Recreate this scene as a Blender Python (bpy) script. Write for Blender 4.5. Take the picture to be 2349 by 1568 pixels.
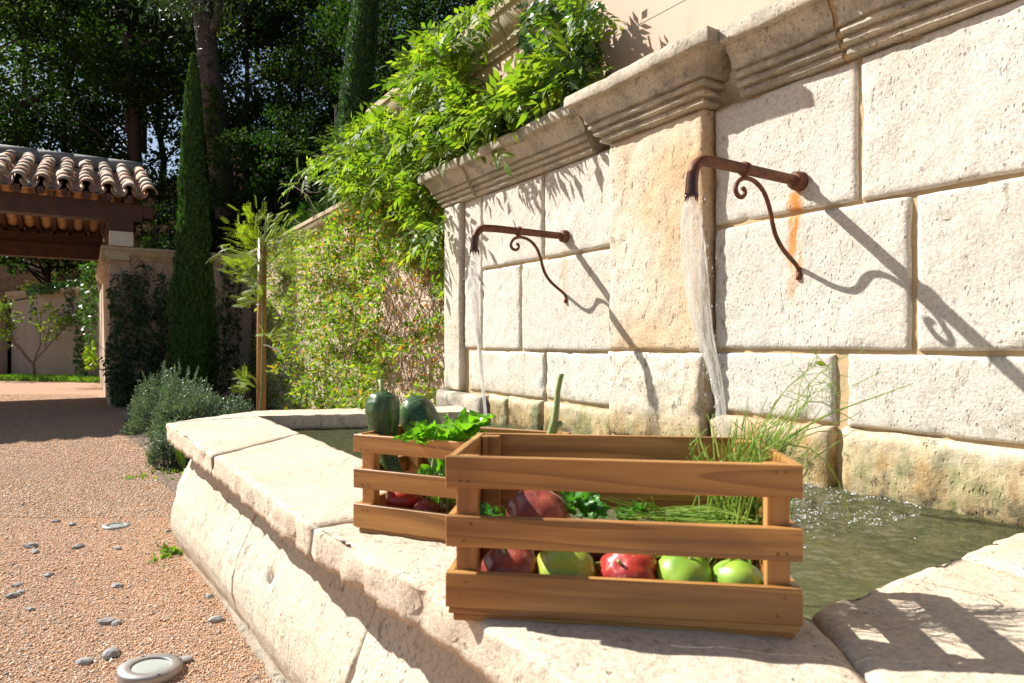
import bpy, bmesh, math, random
import numpy as np
from mathutils import Vector, Matrix, noise, Euler
R = math.radians
random.seed(7); rng = np.random.default_rng(7)
scene = bpy.context.scene
C = scene.collection
for o in list(bpy.data.objects): bpy.data.objects.remove(o)

# ------------------------------------------------------------------ camera, sky, sun, exposure
EYE = 0.97
cam_d = bpy.data.cameras.new('camera'); cam = bpy.data.objects.new('camera', cam_d); C.objects.link(cam)
cam.location = (0, 0, EYE); cam.rotation_euler = (R(90), 0, 0)
cam_d.sensor_width = 36; cam_d.lens = 22.99; cam_d.clip_start = .02; cam_d.clip_end = 1000
cam_d.dof.use_dof = True; cam_d.dof.focus_distance = 3.0; cam_d.dof.aperture_fstop = 8
scene.camera = cam
LIGHT = Vector((1.60, -.620, -1.43)).normalized()          # travel direction of the sunlight
sun_d = bpy.data.lights.new('sun', 'SUN'); sun = bpy.data.objects.new('sun', sun_d); C.objects.link(sun)
sun_d.energy = 5.0; sun_d.angle = R(.53); sun_d.color = (1, .965, .91)
sun.rotation_euler = LIGHT.to_track_quat('-Z', 'Y').to_euler(); sun.location = (-8, 5, 9)
world = bpy.data.worlds.new('World'); scene.world = world; world.use_nodes = True
wn = world.node_tree; sky = wn.nodes.new('ShaderNodeTexSky'); sky.sky_type = 'NISHITA'; sky.sun_disc = False
sky.sun_elevation = math.asin(-LIGHT.z); sky.sun_rotation = math.atan2(-LIGHT.x, -LIGHT.y)
sky.air_density = 1; sky.dust_density = 1.2
bg = wn.nodes['Background']; bg.inputs['Strength'].default_value = .055
wn.links.new(sky.outputs[0], bg.inputs[0])
scene.view_settings.view_transform = 'Standard'; scene.view_settings.look = 'None'
scene.view_settings.gamma = 1; scene.view_settings.use_curve_mapping = False
scene.view_settings.exposure = 1.06

# ------------------------------------------------------------------ coordinates
# s runs along the fountain wall (towards the viewer's right), w runs across it (into the wall)
U = Vector((.547, -.837, 0)); NW = Vector((.837, .547, 0)); F = 1500.0
def SW(s, w, z=0.): return Vector((.547*s+.837*w, -.837*s+.547*w, z))
def toSW(p): return (.547*p[0]-.837*p[1], .837*p[0]+.547*p[1])
def PY(px, py, Y): return Vector(((px-1174.5)/F*Y, Y, EYE-(py-784)/F*Y))
def PW(px, py, w):
    r = (px-1174.5)/F; return PY(px, py, w/(.837*r+.547))
def PS(px, py, s):
    r = (px-1174.5)/F; w = (-.837*s*r-.547*s)/(.837-.547*r); return PY(px, py, -.837*s+.547*w)
def PZ(px, py, z=0.): return PY(px, py, (EYE-z)*F/(py-784))
def inpoly(x, y, poly):
    c = False; n = len(poly)
    for i in range(n):
        x1, y1 = poly[i]; x2, y2 = poly[i-1]
        if (y1 > y) != (y2 > y) and x < (x2-x1)*(y-y1)/(y2-y1)+x1: c = not c
    return c
def polysample(poly, n, f=None):
    xs = [p[0] for p in poly]; ys = [p[1] for p in poly]; out = []
    while len(out) < n:
        x = random.uniform(min(xs), max(xs)); y = random.uniform(min(ys), max(ys))
        if inpoly(x, y, poly) and (f is None or random.random() < f(x, y)): out.append((x, y))
    return out

# ------------------------------------------------------------------ objects
def tag(o, label=None, cat=None, group=None, kind=None):
    if label: o['label'] = label
    if cat: o['category'] = cat
    if group: o['group'] = group
    if kind: o['kind'] = kind
    return o
def thing(name, loc, label, cat, group=None, rz=0.):
    o = bpy.data.objects.new(name, None); C.objects.link(o); o.location = loc; o.rotation_euler.z = rz
    o.empty_display_size = .1
    return tag(o, label, cat, group)
def put(name, me, mat, parent=None, smooth=False, center=True):
    """link a mesh given in world space (or in the parent's space when the parent is turned)"""
    if mat is not None and not me.materials: me.materials.append(mat)
    if smooth: me.polygons.foreach_set('use_smooth', [True]*len(me.polygons))
    o = bpy.data.objects.new(name, me); C.objects.link(o)
    c = Vector((0, 0, 0))
    if center:
        n = len(me.vertices); a = np.empty(n*3, dtype=np.float32); me.vertices.foreach_get('co', a); a = a.reshape(-1, 3)
        cc = (a.min(0)+a.max(0))/2; a -= cc; me.vertices.foreach_set('co', a.ravel()); c = Vector([float(v) for v in cc])
        me.update()
    o.location = c
    if parent is not None:
        o.parent = parent
        if center and parent.rotation_euler.z == 0: 
            pl = parent.location.copy()
            if parent.parent is not None: pl += parent.parent.location
            o.location = c-pl
    return o
def sharp(o, a=32):
    o.data.set_sharp_from_angle(angle=R(a)); return o
def mesh(verts, faces, fix=True):
    me = bpy.data.meshes.new('m'); me.from_pydata([tuple(v) for v in verts], [], faces)
    if fix:
        bm = bmesh.new(); bm.from_mesh(me); bmesh.ops.recalc_face_normals(bm, faces=bm.faces); bm.to_mesh(me); bm.free()
    me.update(); return me
def npmesh(co, tris):
    me = bpy.data.meshes.new('m'); n = len(co); t = len(tris)
    me.vertices.add(n); me.vertices.foreach_set('co', np.asarray(co, dtype=np.float32).ravel())
    me.loops.add(t*3); me.loops.foreach_set('vertex_index', np.asarray(tris, dtype=np.int32).ravel())
    me.polygons.add(t); me.polygons.foreach_set('loop_start', np.arange(0, t*3, 3, dtype=np.int32))
    me.polygons.foreach_set('loop_total', np.full(t, 3, dtype=np.int32))
    me.update(calc_edges=True); return me
class MB:
    def __init__(s): s.v = []; s.f = []
    def add(s, v, f):
        b = len(s.v); s.v += [Vector(p) for p in v]; s.f += [[i+b for i in q] for q in f]
    def box(s, p0, p1, M=None):
        x0, y0, z0 = p0; x1, y1, z1 = p1
        v = [(x, y, z) for z in (z0, z1) for y in (y0, y1) for x in (x0, x1)]
        if M is not None: v = [M @ Vector(p) for p in v]
        s.add(v, [(0,1,3,2),(4,6,7,5),(0,4,5,1),(1,5,7,3),(3,7,6,2),(2,6,4,0)])
    def swbox(s, s0, s1, w0, w1, z0, z1):
        s.add([SW(a, b, c) for c in (z0, z1) for b in (w0, w1) for a in (s0, s1)],
              [(0,1,3,2),(4,6,7,5),(0,4,5,1),(1,5,7,3),(3,7,6,2),(2,6,4,0)])
    def tube(s, pts, rad, n=8, cap=True):
        pts = [Vector(p) for p in pts]; m = len(pts)
        if not hasattr(rad, '__len__'): rad = [rad]*m
        b = len(s.v); up = Vector((0, 0, 1)); prev = None
        for i, p in enumerate(pts):
            t = (pts[min(i+1, m-1)]-pts[max(i-1, 0)]).normalized()
            a = prev if prev is not None else (up if abs(t.z) < .9 else Vector((1, 0, 0)))
            x = (a-t*a.dot(t)).normalized(); y = t.cross(x); prev = x
            for k in range(n):
                q = 2*math.pi*k/n; s.v.append(p+(x*math.cos(q)+y*math.sin(q))*rad[i])
        for i in range(m-1):
            for k in range(n):
                a = b+i*n+k; c = b+i*n+(k+1) % n; s.f.append([a, c, c+n, a+n])
        if cap: s.f.append([b+k for k in range(n)][::-1]); s.f.append([b+(m-1)*n+k for k in range(n)])
    def lathe(s, prof, n=24, o=(0, 0, 0), M=None):
        b = len(s.v); o = Vector(o)
        for r, z in prof:
            for k in range(n):
                q = 2*math.pi*k/n; p = Vector((r*math.cos(q), r*math.sin(q), z))
                if M is not None: p = M @ p
                s.v.append(p+o)
        for i in range(len(prof)-1):
            for k in range(n):
                a = b+i*n+k; c = b+i*n+(k+1) % n; s.f.append([a, c, c+n, a+n])
    def mesh(s, fix=True): return mesh(s.v, s.f, fix)
    def put(s, name, mat, parent=None, smooth=False, bevel=0, fix=True, center=True):
        me = s.mesh(fix)
        if bevel:
            bm = bmesh.new(); bm.from_mesh(me)
            bmesh.ops.bevel(bm, geom=bm.edges[:], offset=bevel, segments=1, affect='EDGES', profile=.5)
            bm.to_mesh(me); bm.free()
        return put(name, me, mat, parent, smooth, center)

# ------------------------------------------------------------------ materials
class NT:
    def __init__(s, name):
        s.m = bpy.data.materials.new(name); s.m.use_nodes = True; s.t = s.m.node_tree
        s.b = s.t.nodes['Principled BSDF']; s.out = s.t.nodes['Material Output']
    def n(s, typ, ins=None, **kw):
        nd = s.t.nodes.new('ShaderNode'+typ)
        for k, v in kw.items(): setattr(nd, k, v)
        for k, v in (ins or {}).items():
            sk = nd.inputs[k]
            if isinstance(v, bpy.types.NodeSocket): s.t.links.new(v, sk)
            else: sk.default_value = v
        return nd
    def set(s, **kw):
        for k, v in kw.items():
            sk = s.b.inputs[k.replace('_', ' ')]
            if isinstance(v, bpy.types.NodeSocket): s.t.links.new(v, sk)
            else: sk.default_value = v
    def math(s, op, a, b=0., clamp=False):
        return s.n('Math', {0: a, 1: b}, operation=op, use_clamp=clamp).outputs[0]
    def mix(s, f, a, b, bt='MIX'):
        nd = s.n('Mix', None, data_type='RGBA', blend_type=bt)
        for k, v in ((0, f), (6, a), (7, b)):
            if isinstance(v, bpy.types.NodeSocket): s.t.links.new(v, nd.inputs[k])
            else: nd.inputs[k].default_value = v if k == 0 else c4(v)
        return nd.outputs[2]
    def ramp(s, f, pts, interp='LINEAR'):
        nd = s.n('ValToRGB', {0: f}); cr = nd.color_ramp; cr.interpolation = interp
        while len(cr.elements) < len(pts): cr.elements.new(.5)
        for e, (p, c) in zip(cr.elements, pts): e.position = p; e.color = c4(c)
        return nd.outputs[0]
    def noise(s, vec, scale, detail=4, rough=.55, dist=0.):
        return s.n('TexNoise', {'Vector': vec, 'Scale': scale, 'Detail': detail, 'Roughness': rough, 'Distortion': dist}).outputs[0]
    def step(s, f, a, b): return s.n('MapRange', {0: f, 1: a, 2: b, 3: 0., 4: 1.}, clamp=True, interpolation_type='SMOOTHSTEP').outputs[0]
    def objvec(s, k=23.):
        oi = s.n('ObjectInfo'); tc = s.n('TexCoord')
        r = s.math('MULTIPLY', oi.outputs['Random'], k)
        return s.n('VectorMath', {0: tc.outputs['Object'], 1: s.n('CombineXYZ', {0: r, 1: s.math('MULTIPLY', r, 1.7), 2: s.math('MULTIPLY', r, .6)}).outputs[0]}, operation='ADD').outputs[0], oi.outputs['Random']
    def pos(s): return s.n('NewGeometry').outputs['Position']
    def map(s, vec, scale=(1, 1, 1), rot=(0, 0, 0)):
        return s.n('Mapping', {'Vector': vec, 'Scale': scale, 'Rotation': rot}).outputs[0]
    def bump(s, h, strength=1., dist=.01, nrm=None):
        ins = {'Height': h, 'Strength': strength, 'Distance': dist}
        if nrm is not None: ins['Normal'] = nrm
        return s.n('Bump', ins).outputs[0]
def c4(c):
    if isinstance(c, (int, float)): return (c, c, c, 1)
    return (c[0], c[1], c[2], 1)
def swz(t):
    p = t.pos()
    s_ = t.n('VectorMath', {0: p, 1: tuple(U)}, operation='DOT_PRODUCT').outputs['Value']
    w_ = t.n('VectorMath', {0: p, 1: tuple(NW)}, operation='DOT_PRODUCT').outputs['Value']
    z_ = t.n('SeparateXYZ', {0: p}).outputs[2]
    return s_, w_, z_
def stone(name, a, b, pit_tone=(.25, .2, .13), pit=.5, wet=False, grey=0., rust=False, rough=.9, warm=(.5, .36, .2), wamt=.45):
    t = NT(name); v, rnd = t.objvec()
    n1 = t.noise(v, 3.2, 5, .6); col = t.ramp(n1, [(.3, a), (.7, b)])
    big = t.noise(v, 1.3, 3, .5); col = t.mix(t.math('MULTIPLY', t.step(big, .52 if wamt < .6 else .46, .75 if wamt < .6 else .66), wamt), col, warm)
    col = t.mix(t.math('MULTIPLY', rnd, .16), col, (.38, .31, .21))
    sp = t.noise(v, 95, 3, .7); col = t.mix(.5, col, t.ramp(sp, [(.30, .35), (.56, 1.)]), 'MULTIPLY')
    pits = t.step(t.noise(t.map(v, (1, 1, .45), (0, R(28), R(20))), 34, 5, .65), .60, .72)
    pit2 = t.step(t.n('TexVoronoi', {'Vector': t.map(v, (1, 1, .6), (0, R(25), 0)), 'Scale': 62., 'Randomness': 1.}).outputs['Distance'], .24, .10)
    pm = t.step(t.noise(v, 4, 2), .45, .62)
    pit2 = t.math('MULTIPLY', pit2, pm)
    pp = t.math('MAXIMUM', pits, pit2)
    col = t.mix(t.math('MULTIPLY', pp, .6), col, pit_tone)  # pits mixed towards a darker tone
    blt = t.step(t.noise(v, 2.4, 6, .7), .50, .70); col = t.mix(t.math('MULTIPLY', blt, .16), col, (.42, .33, .22))
    if grey:
        g = t.step(t.noise(v, 6, 6, .7), .42, .62); col = t.mix(t.math('MULTIPLY', g, grey), col, (.13, .12, .10))
        lich = t.step(t.noise(v, 22, 5, .7), .56, .66); col = t.mix(t.math('MULTIPLY', lich, .5), col, (.33, .30, .22))
    if rust or wet:
        s_, w_, z_ = swz(t)
    if rust:
        tot = None
        for s0, zt in ((-1.345, 1.50), (-2.63, 1.49)):
            wob = t.math('MULTIPLY', t.math('SUBTRACT', t.noise(t.map(t.pos(), (6, 6, 4)), 3, 4), .5), .075)
            d = t.math('ABSOLUTE', t.math('ADD', t.math('SUBTRACT', s_, s0), wob))
            m = t.math('MULTIPLY', t.step(d, .042, .004), t.math('MULTIPLY', t.step(z_, .98, 1.36), t.step(z_, zt, zt-.03)))
            m = t.math('MULTIPLY', m, t.step(t.noise(t.map(t.pos(), (22, 22, 4)), 2, 4), .36, .56))
            if s0 < -2: m = t.math('MULTIPLY', m, .45)
            tot = m if tot is None else t.math('MAXIMUM', tot, m)
        col = t.mix(tot, col, (.52, .21, .035))
    if wet:
        zz = t.math('ADD', z_, t.math('MULTIPLY', t.math('SUBTRACT', t.noise(v, 7, 4), .5), .22))
        grime = t.math('MULTIPLY', t.step(zz, .92, .66), t.step(t.noise(v, 8, 6, .75), .52, .64)); col = t.mix(t.math('MULTIPLY', grime, .55), col, (.19, .17, .09)); w1 = t.step(zz, .74, .58)
        gold = t.ramp(t.noise(t.map(v, (1, 1, .35)), 9, 5, .7), [(.3, (.06, .05, .02)), (.42, (.30, .17, .035)), (.52, (.40, .31, .15)), (.62, (.15, .16, .03)), (.72, (.07, .07, .035))])
        col = t.mix(t.math('MULTIPLY', w1, .85), col, gold)
        dk = t.math('MULTIPLY', t.step(zz, .60, .50), t.step(t.noise(v, 13, 5, .7), .4, .6))
        col = t.mix(t.math('MULTIPLY', dk, .8), col, (.035, .035, .022))
        t.set(Roughness=t.ramp(w1, [(0, .9), (1, .38)]))
    else: t.set(Roughness=rough)
    nrm = t.bump(t.noise(v, 11, 3, .5), .25, .010)
    nrm = t.bump(t.noise(v, 75, 5, .75), .75, .0055, nrm)
    tool = t.noise(t.map(v, (16, 16, 55), (R(35), 0, 0)), 1.4, 2)
    nrm = t.bump(tool, .12, .006, nrm)
    nrm = t.bump(t.math('SUBTRACT', 1., pp), pit, .010, nrm)
    t.set(Base_Color=col, Normal=nrm); t.b.inputs['Specular IOR Level'].default_value = .25
    return t.m
M = {}
M['lime'] = stone('limestone', (.66, .62, .545), (.60, .55, .465), rust=True, wet=True, warm=(.56, .46, .31))
M['lime_warm'] = stone('warm_limestone', (.66, .56, .42), (.69, .62, .51), pit=.8, wet=True, warm=(.60, .36, .15), wamt=.75)
M['lime_grey'] = stone('weathered_limestone', (.57, .51, .41), (.49, .435, .34), grey=.5, pit=.6, warm=(.44, .32, .18))
M['coping'] = stone('coping_limestone', (.60, .48, .35), (.65, .56, .44), pit=.5, warm=(.56, .38, .22))
M['basin'] = stone('basin_limestone', (.60, .52, .40), (.66, .59, .47), pit=.6, warm=(.50, .36, .21))
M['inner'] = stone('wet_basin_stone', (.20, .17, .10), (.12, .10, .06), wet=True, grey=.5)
M['pale_coping'] = stone('pale_coping_stone', (.55, .46, .31), (.48, .39, .25), grey=.25, pit=.3)
M['concrete'] = stone('rough_concrete', (.40, .36, .30), (.26, .23, .18), grey=.6, pit=1.)

def simple(name, col, rough=.7, metal=0., var=.2, scale=20, bump=.2, dist=.004, col2=None, spec=.5, obj=True):
    t = NT(name); v = t.objvec()[0] if obj else t.pos(); n = t.noise(v, scale, 5, .6)
    c2 = col2 or tuple(x*(1-var) for x in col)
    t.set(Base_Color=t.ramp(n, [(.35, col), (.68, c2)]), Roughness=rough, Metallic=metal, Normal=t.bump(n, bump, dist))
    t.b.inputs['Specular IOR Level'].default_value = spec
    return t.m
M['mortar'] = simple('tan_mortar', (.46, .33, .17), .95, col2=(.38, .28, .16), scale=30, bump=.6, obj=False)
def render_mat(name, a, b):
    t = NT(name); p = t.pos(); s_, w_, z_ = swz(t)
    col = t.ramp(t.noise(p, 1.1, 5, .6), [(.3, a), (.7, b)])
    st = t.step(t.noise(t.map(p, (3, 3, .35)), 2.2, 5, .6), .5, .72); col = t.mix(t.math('MULTIPLY', st, .35), col, (.34, .25, .17))
    lo = t.math('MULTIPLY', t.step(z_, .5, .0), t.step(t.noise(p, 3, 4), .35, .6)); col = t.mix(t.math('MULTIPLY', lo, .4), col, (.30, .17, .09))
    t.set(Base_Color=col, Roughness=.92, Normal=t.bump(t.noise(p, 150, 3, .7), .5, .003, t.bump(t.noise(p, 5, 4), .3, .01)))
    t.b.inputs['Specular IOR Level'].default_value = .2
    return t.m
M['pink'] = render_mat('pink_render', (.60, .455, .345), (.56, .42, .32))
M['mauve'] = render_mat('dusty_pink_render', (.47, .365, .275), (.42, .33, .25))

def wood(name, a, b, dark, axis=0, scale=1., gloss=.42):
    t = NT(name); v, rnd = t.objvec(9.)
    sc = [26*scale]*3; sc[axis] = 1.6*scale
    low = t.noise(t.map(v, tuple(x*.28 for x in sc)), 1., 2, .5, 1.2)
    fig = t.n('Math', {0: t.math('MULTIPLY', low, 9.)}, operation='FRACT').outputs[0]
    ring = t.ramp(fig, [(0, 0), (.55, .35), (.86, .8), (.93, 1), (1, 0)])
    fib = t.noise(t.map(v, tuple(x*4 for x in sc)), 1., 4, .7)
    col = t.ramp(t.math('ADD', t.math('MULTIPLY', fib, .6), t.math('MULTIPLY', low, .5)), [(.40, a), (.62, b)])
    col = t.mix(t.math('MULTIPLY', ring, .72), col, dark)
    blot = t.step(t.noise(t.map(v, tuple((2.2 if k == axis else 9.)*scale for k in range(3))), 1., 3, .5, .6), .50, .58); col = t.mix(t.math('MULTIPLY', blot, .38), col, dark)
    vo = t.n('TexVoronoi', {'Vector': t.map(v, tuple((6.5 if k != axis else 5.)*scale for k in range(3))), 'Scale': 1.}).outputs['Distance']
    kn = t.step(vo, .17, .06); col = t.mix(t.math('MULTIPLY', kn, .7), col, tuple(x*.35 for x in dark))
    col = t.mix(t.math('MULTIPLY', rnd, .45), col, tuple(x*.55 for x in b))
    t.set(Base_Color=col, Roughness=gloss, Normal=t.bump(fib, .25, .0015, t.bump(ring, .1, .0015)))
    return t.m
TK = ((.74, .39, .125), (.47, .22, .06), (.13, .05, .017))
for k in range(3): M['teak%d' % k] = wood('teak_wood_%s' % 'xyz'[k], *TK, axis=k)
DK = ((.105, .038, .014), (.06, .022, .009), (.02, .009, .005))
M['beam'] = simple('dark_stained_beam', (.085, .028, .010), .6, scale=7, col2=(.04, .014, .006), bump=.3)
M['stake'] = wood('stake_wood', (.50, .27, .06), (.42, .21, .05), (.22, .11, .03), axis=2)

def gravel_mat():
    t = NT('orange_gravel'); p = t.pos()
    vo = t.n('TexVoronoi', {'Vector': p, 'Scale': 95.}); cr = vo.outputs['Color']; d = vo.outputs['Distance']
    hue = t.n('SeparateColor', {0: cr}).outputs[0]
    col = t.ramp(hue, [(0, (.50, .24, .12)), (.3, (.46, .27, .17)), (.55, (.55, .36, .25)), (.75, (.42, .20, .09)), (.9, (.34, .30, .26)), (1, (.6, .47, .36))])
    big = t.step(t.noise(p, .9, 4, .6), .42, .62); col = t.mix(t.math('MULTIPLY', big, .35), col, (.55, .29, .14))
    fine = t.noise(p, 260, 3, .7); col = t.mix(.5, col, t.ramp(fine, [(.3, .5), (.65, 1)]), 'MULTIPLY')
    h = t.math('ADD', t.math('SUBTRACT', 1., d), t.math('MULTIPLY', fine, .5))
    t.set(Base_Color=col, Roughness=.9, Normal=t.bump(h, .9, .008, t.bump(t.noise(p, 9, 4), .4, .02)))
    t.b.inputs['Specular IOR Level'].default_value = .2
    return t.m
M['gravel'] = gravel_mat()
def island_mat(name, pts, rough=.85, spec=.3):
    t = NT(name); g = t.n('NewGeometry').outputs['Random Per Island']
    col = t.ramp(g, pts); col = t.mix(.35, col, t.ramp(t.noise(t.pos(), 220, 2), [(.3, .5), (.7, 1)]), 'MULTIPLY')
    t.set(Base_Color=col, Roughness=rough); t.b.inputs['Specular IOR Level'].default_value = spec
    return t.m
M['chips'] = island_mat('gravel_chips', [(0, (.60, .33, .17)), (.2, (.64, .43, .28)), (.45, (.68, .50, .36)), (.65, (.56, .34, .19)), (.8, (.66, .49, .35)), (.92, (.48, .42, .36)), (1, (.74, .64, .52))])
M['greystone'] = simple('grey_pebble', (.19, .19, .19), .85, scale=30, col2=(.32, .30, .27), bump=.6)
M['soil'] = simple('dark_soil', (.14, .085, .05), .95, scale=18, col2=(.07, .045, .03), bump=1., dist=.02, obj=False)
def hill_mat():
    t = NT('hill_soil'); p = t.pos()
    col = t.ramp(t.noise(p, 1.6, 6, .65), [(.3, (.20, .115, .075)), (.5, (.13, .09, .06)), (.7, (.25, .17, .12))])
    gr = t.step(t.noise(p, 2.6, 5, .7), .55, .68); col = t.mix(t.math('MULTIPLY', gr, .6), col, (.045, .07, .025))
    t.set(Base_Color=t.mix(.72, col, (.022, .009, .004)), Roughness=1., Normal=t.bump(t.noise(p, 5, 7, .8), 1., .35)); t.b.inputs['Specular IOR Level'].default_value = 0.  # soil mixed towards near-black brown: the slope's shade put into its colour
    return t.m
M['hill'] = hill_mat()

def leafmat(name, cols, trans=.4, rough=.4, obj=False, spec=.45):
    t = NT(name); g = t.n('NewGeometry').outputs['Random Per Island']
    if obj: g = t.n('Math', {0: t.math('ADD', g, t.n('ObjectInfo').outputs['Random'])}, operation='FRACT').outputs[0]
    n = len(cols); col = t.ramp(g, [(i/max(1, n-1), c) for i, c in enumerate(cols)])
    col = t.mix(.3, col, t.ramp(t.noise(t.pos(), 14, 2), [(.3, .55), (.7, 1)]), 'MULTIPLY')
    t.set(Base_Color=col, Roughness=rough); t.b.inputs['Specular IOR Level'].default_value = spec
    tc = t.mix(1., col, (1.35, 1.5, .5), 'MULTIPLY')
    tr = t.n('BsdfTranslucent', {'Color': tc})
    mx = t.n('MixShader', {0: trans, 1: t.b.outputs[0], 2: tr.outputs[0]}); t.t.links.new(mx.outputs[0], t.out.inputs[0])
    return t.m
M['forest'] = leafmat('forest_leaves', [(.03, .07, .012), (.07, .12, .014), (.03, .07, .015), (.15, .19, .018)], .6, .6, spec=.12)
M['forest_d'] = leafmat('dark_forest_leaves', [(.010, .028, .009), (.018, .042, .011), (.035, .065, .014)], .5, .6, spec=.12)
M['pine_n'] = leafmat('pine_needles', [(.05, .09, .045), (.07, .11, .06)], .25, .5)
M['cyp'] = leafmat('cypress_foliage', [(.055, .125, .03), (.035, .09, .025), (.085, .165, .035)], .3, .6, spec=.2)
M['wist'] = leafmat('wisteria_leaves', [(.14, .24, .022), (.21, .30, .025), (.08, .16, .02), (.32, .38, .04), (.13, .22, .025), (.06, .13, .02)], .5, .5, obj=True, spec=.25)
M['ivy'] = leafmat('ivy_leaves', [(.04, .10, .025), (.07, .15, .03), (.03, .075, .03), (.11, .20, .03)], .35, .32, obj=True, spec=.4)

M['jas'] = leafmat('creeper_leaves', [(.18, .32, .03), (.08, .17, .02), (.26, .38, .04), (.13, .24, .025), (.36, .40, .05), (.16, .30, .035), (.07, .16, .02), (.24, .34, .05), (.50, .20, .06), (.13, .25, .03), (.42, .40, .12)], .5, .5, spec=.25)
M['redleaf'] = leafmat('red_creeper_leaves', [(.45, .10, .05), (.38, .07, .06), (.5, .22, .05), (.42, .2, .16)], .4, .4)
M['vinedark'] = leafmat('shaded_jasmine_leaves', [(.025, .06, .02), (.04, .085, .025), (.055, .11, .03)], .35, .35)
M['mim'] = leafmat('mimosa_feathers', [(.26, .36, .03), (.36, .42, .04), (.18, .30, .04)], .45, .5, spec=.2)
M['west'] = leafmat('grey_green_leaves', [(.16, .22, .17), (.11, .17, .13), (.22, .28, .21)], .2, .45)
M['grass'] = leafmat('grass_blades', [(.14, .26, .03), (.2, .32, .05), (.1, .2, .03)], .45, .45)
M['fig'] = leafmat('pale_shrub_leaves', [(.12, .22, .03), (.22, .26, .04), (.09, .17, .03)], .45, .4)
M['basil'] = leafmat('basil_leaves', [(.12, .32, .02), (.18, .40, .03), (.14, .34, .02)], .45, .28, obj=True)
M['mint'] = leafmat('mint_leaves', [(.05, .2, .03), (.09, .27, .04)], .35, .4, obj=True)
M['dill'] = leafmat('dill_stalks', [(.26, .40, .06), (.36, .46, .09), (.14, .28, .05)], .35, .4)
M['bark'] = simple('grey_bark', (.10, .08, .068), .95, scale=9, col2=(.035, .028, .024), bump=1., dist=.04)
M['darkbark'] = simple('dark_bark', (.04, .028, .02), .95, scale=9, col2=(.03, .02, .015), bump=1., dist=.04)
M['twig'] = simple('vine_stem', (.26, .17, .12), .85, scale=30, col2=(.18, .12, .08))
M['greentwig'] = simple('green_stem', (.16, .2, .07), .7, scale=30)

def rust_mat():
    t = NT('rusty_iron'); v, r = t.objvec()
    n = t.noise(v, 35, 6, .7)
    col = t.ramp(n, [(.3, (.05, .022, .015)), (.5, (.13, .045, .02)), (.7, (.24, .085, .032))])
    t.set(Base_Color=col, Roughness=.62, Metallic=.25, Normal=t.bump(t.noise(v, 160, 4, .7), .35, .002)); return t.m
M['rust'] = rust_mat()
M['wetiron'] = simple('wet_dark_iron', (.06, .04, .035), .18, metal=.5, scale=40, col2=(.13, .05, .03), bump=.2, dist=.001)
M['steel'] = simple('brushed_steel_ring', (.27, .27, .26), .45, metal=.5, scale=25, col2=(.36, .31, .27), bump=.05)
M['lens'] = simple('cloudy_glass_lens', (.34, .37, .36), .25, scale=12, col2=(.40, .43, .38), bump=.02)
M['white'] = simple('white_tag', (.8, .8, .8), .5)
def tile_mat():
    t = NT('clay_tile'); v, r = t.objvec()
    col = t.ramp(r, [(0, (.42, .31, .21)), (.35, (.46, .37, .27)), (.55, (.44, .25, .15)), (.75, (.36, .25, .18)), (1, (.50, .27, .15))])
    sp = t.step(t.noise(v, 9, 5, .7), .5, .65); col = t.mix(t.math('MULTIPLY', sp, .6), col, (.14, .11, .09))
    t.set(Base_Color=col, Roughness=.85, Normal=t.bump(t.noise(v, 40, 4), .4, .006)); return t.m
M['tile'] = tile_mat()
M['undertile'] = simple('clay_underside', (.50, .31, .15), .85, scale=8, col2=(.42, .24, .11))
M['ridge'] = simple('grey_ridge', (.30, .28, .25), .9, scale=12, col2=(.18, .165, .15))
M['plinth'] = simple('white_stone', (.62, .58, .50), .85, scale=10, col2=(.55, .51, .43))

def water_mat():
    t = NT('pool_water')
    fr = t.n('Fresnel', {'IOR': 1.33})
    p = t.pos(); nz = t.noise(t.map(p, (1, 1, 1)), 42, 5, .7); nrm = t.bump(nz, 1., .03)
    t.t.links.new(nrm, fr.inputs['Normal'])
    gl = t.n('BsdfGlossy', {'Color': (1, 1, 1, 1), 'Roughness': .04, 'Normal': nrm})
    tr = t.n('BsdfTransparent', {'Color': (.60, .63, .46, 1)})
    df = t.n('BsdfDiffuse', {'Color': (.17, .19, .085, 1)})
    m1 = t.n('MixShader', {0: .22, 1: tr.outputs[0], 2: df.outputs[0]})
    m2 = t.n('MixShader', {0: fr.outputs[0], 1: m1.outputs[0], 2: gl.outputs[0]})
    t.t.links.new(m2.outputs[0], t.out.inputs[0]); return t.m
M['water'] = water_mat()
def stream_mat(nm='falling_water', lo=.10, hi=.34):
    t = NT(nm); p = t.pos()
    n = t.noise(t.map(p, (70, 70, 7)), 1., 4, .6)
    nrm = t.bump(n, .5, .008)
    gl = t.n('BsdfGlossy', {'Color': (1, 1, 1, 1), 'Roughness': .12, 'Normal': nrm})
    df = t.n('BsdfTranslucent', {'Color': (.95, .93, .89, 1), 'Normal': nrm}); d2 = t.n('BsdfDiffuse', {'Color': (.95, .93, .89, 1), 'Normal': nrm})
    dd = t.n('MixShader', {0: .5, 1: df.outputs[0], 2: d2.outputs[0]})
    tr = t.n('BsdfTransparent', {'Color': (.96, .96, .96, 1)})
    a = t.n('MixShader', {0: .18, 1: dd.outputs[0], 2: gl.outputs[0]})
    f = t.ramp(n, [(.38, lo), (.64, hi)])
    m = t.n('MixShader', {0: f, 1: tr.outputs[0], 2: a.outputs[0]})
    t.t.links.new(m.outputs[0], t.out.inputs[0]); return t.m
M['stream'] = stream_mat(); M['strand'] = stream_mat('water_strand', .18, .5)
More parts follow.
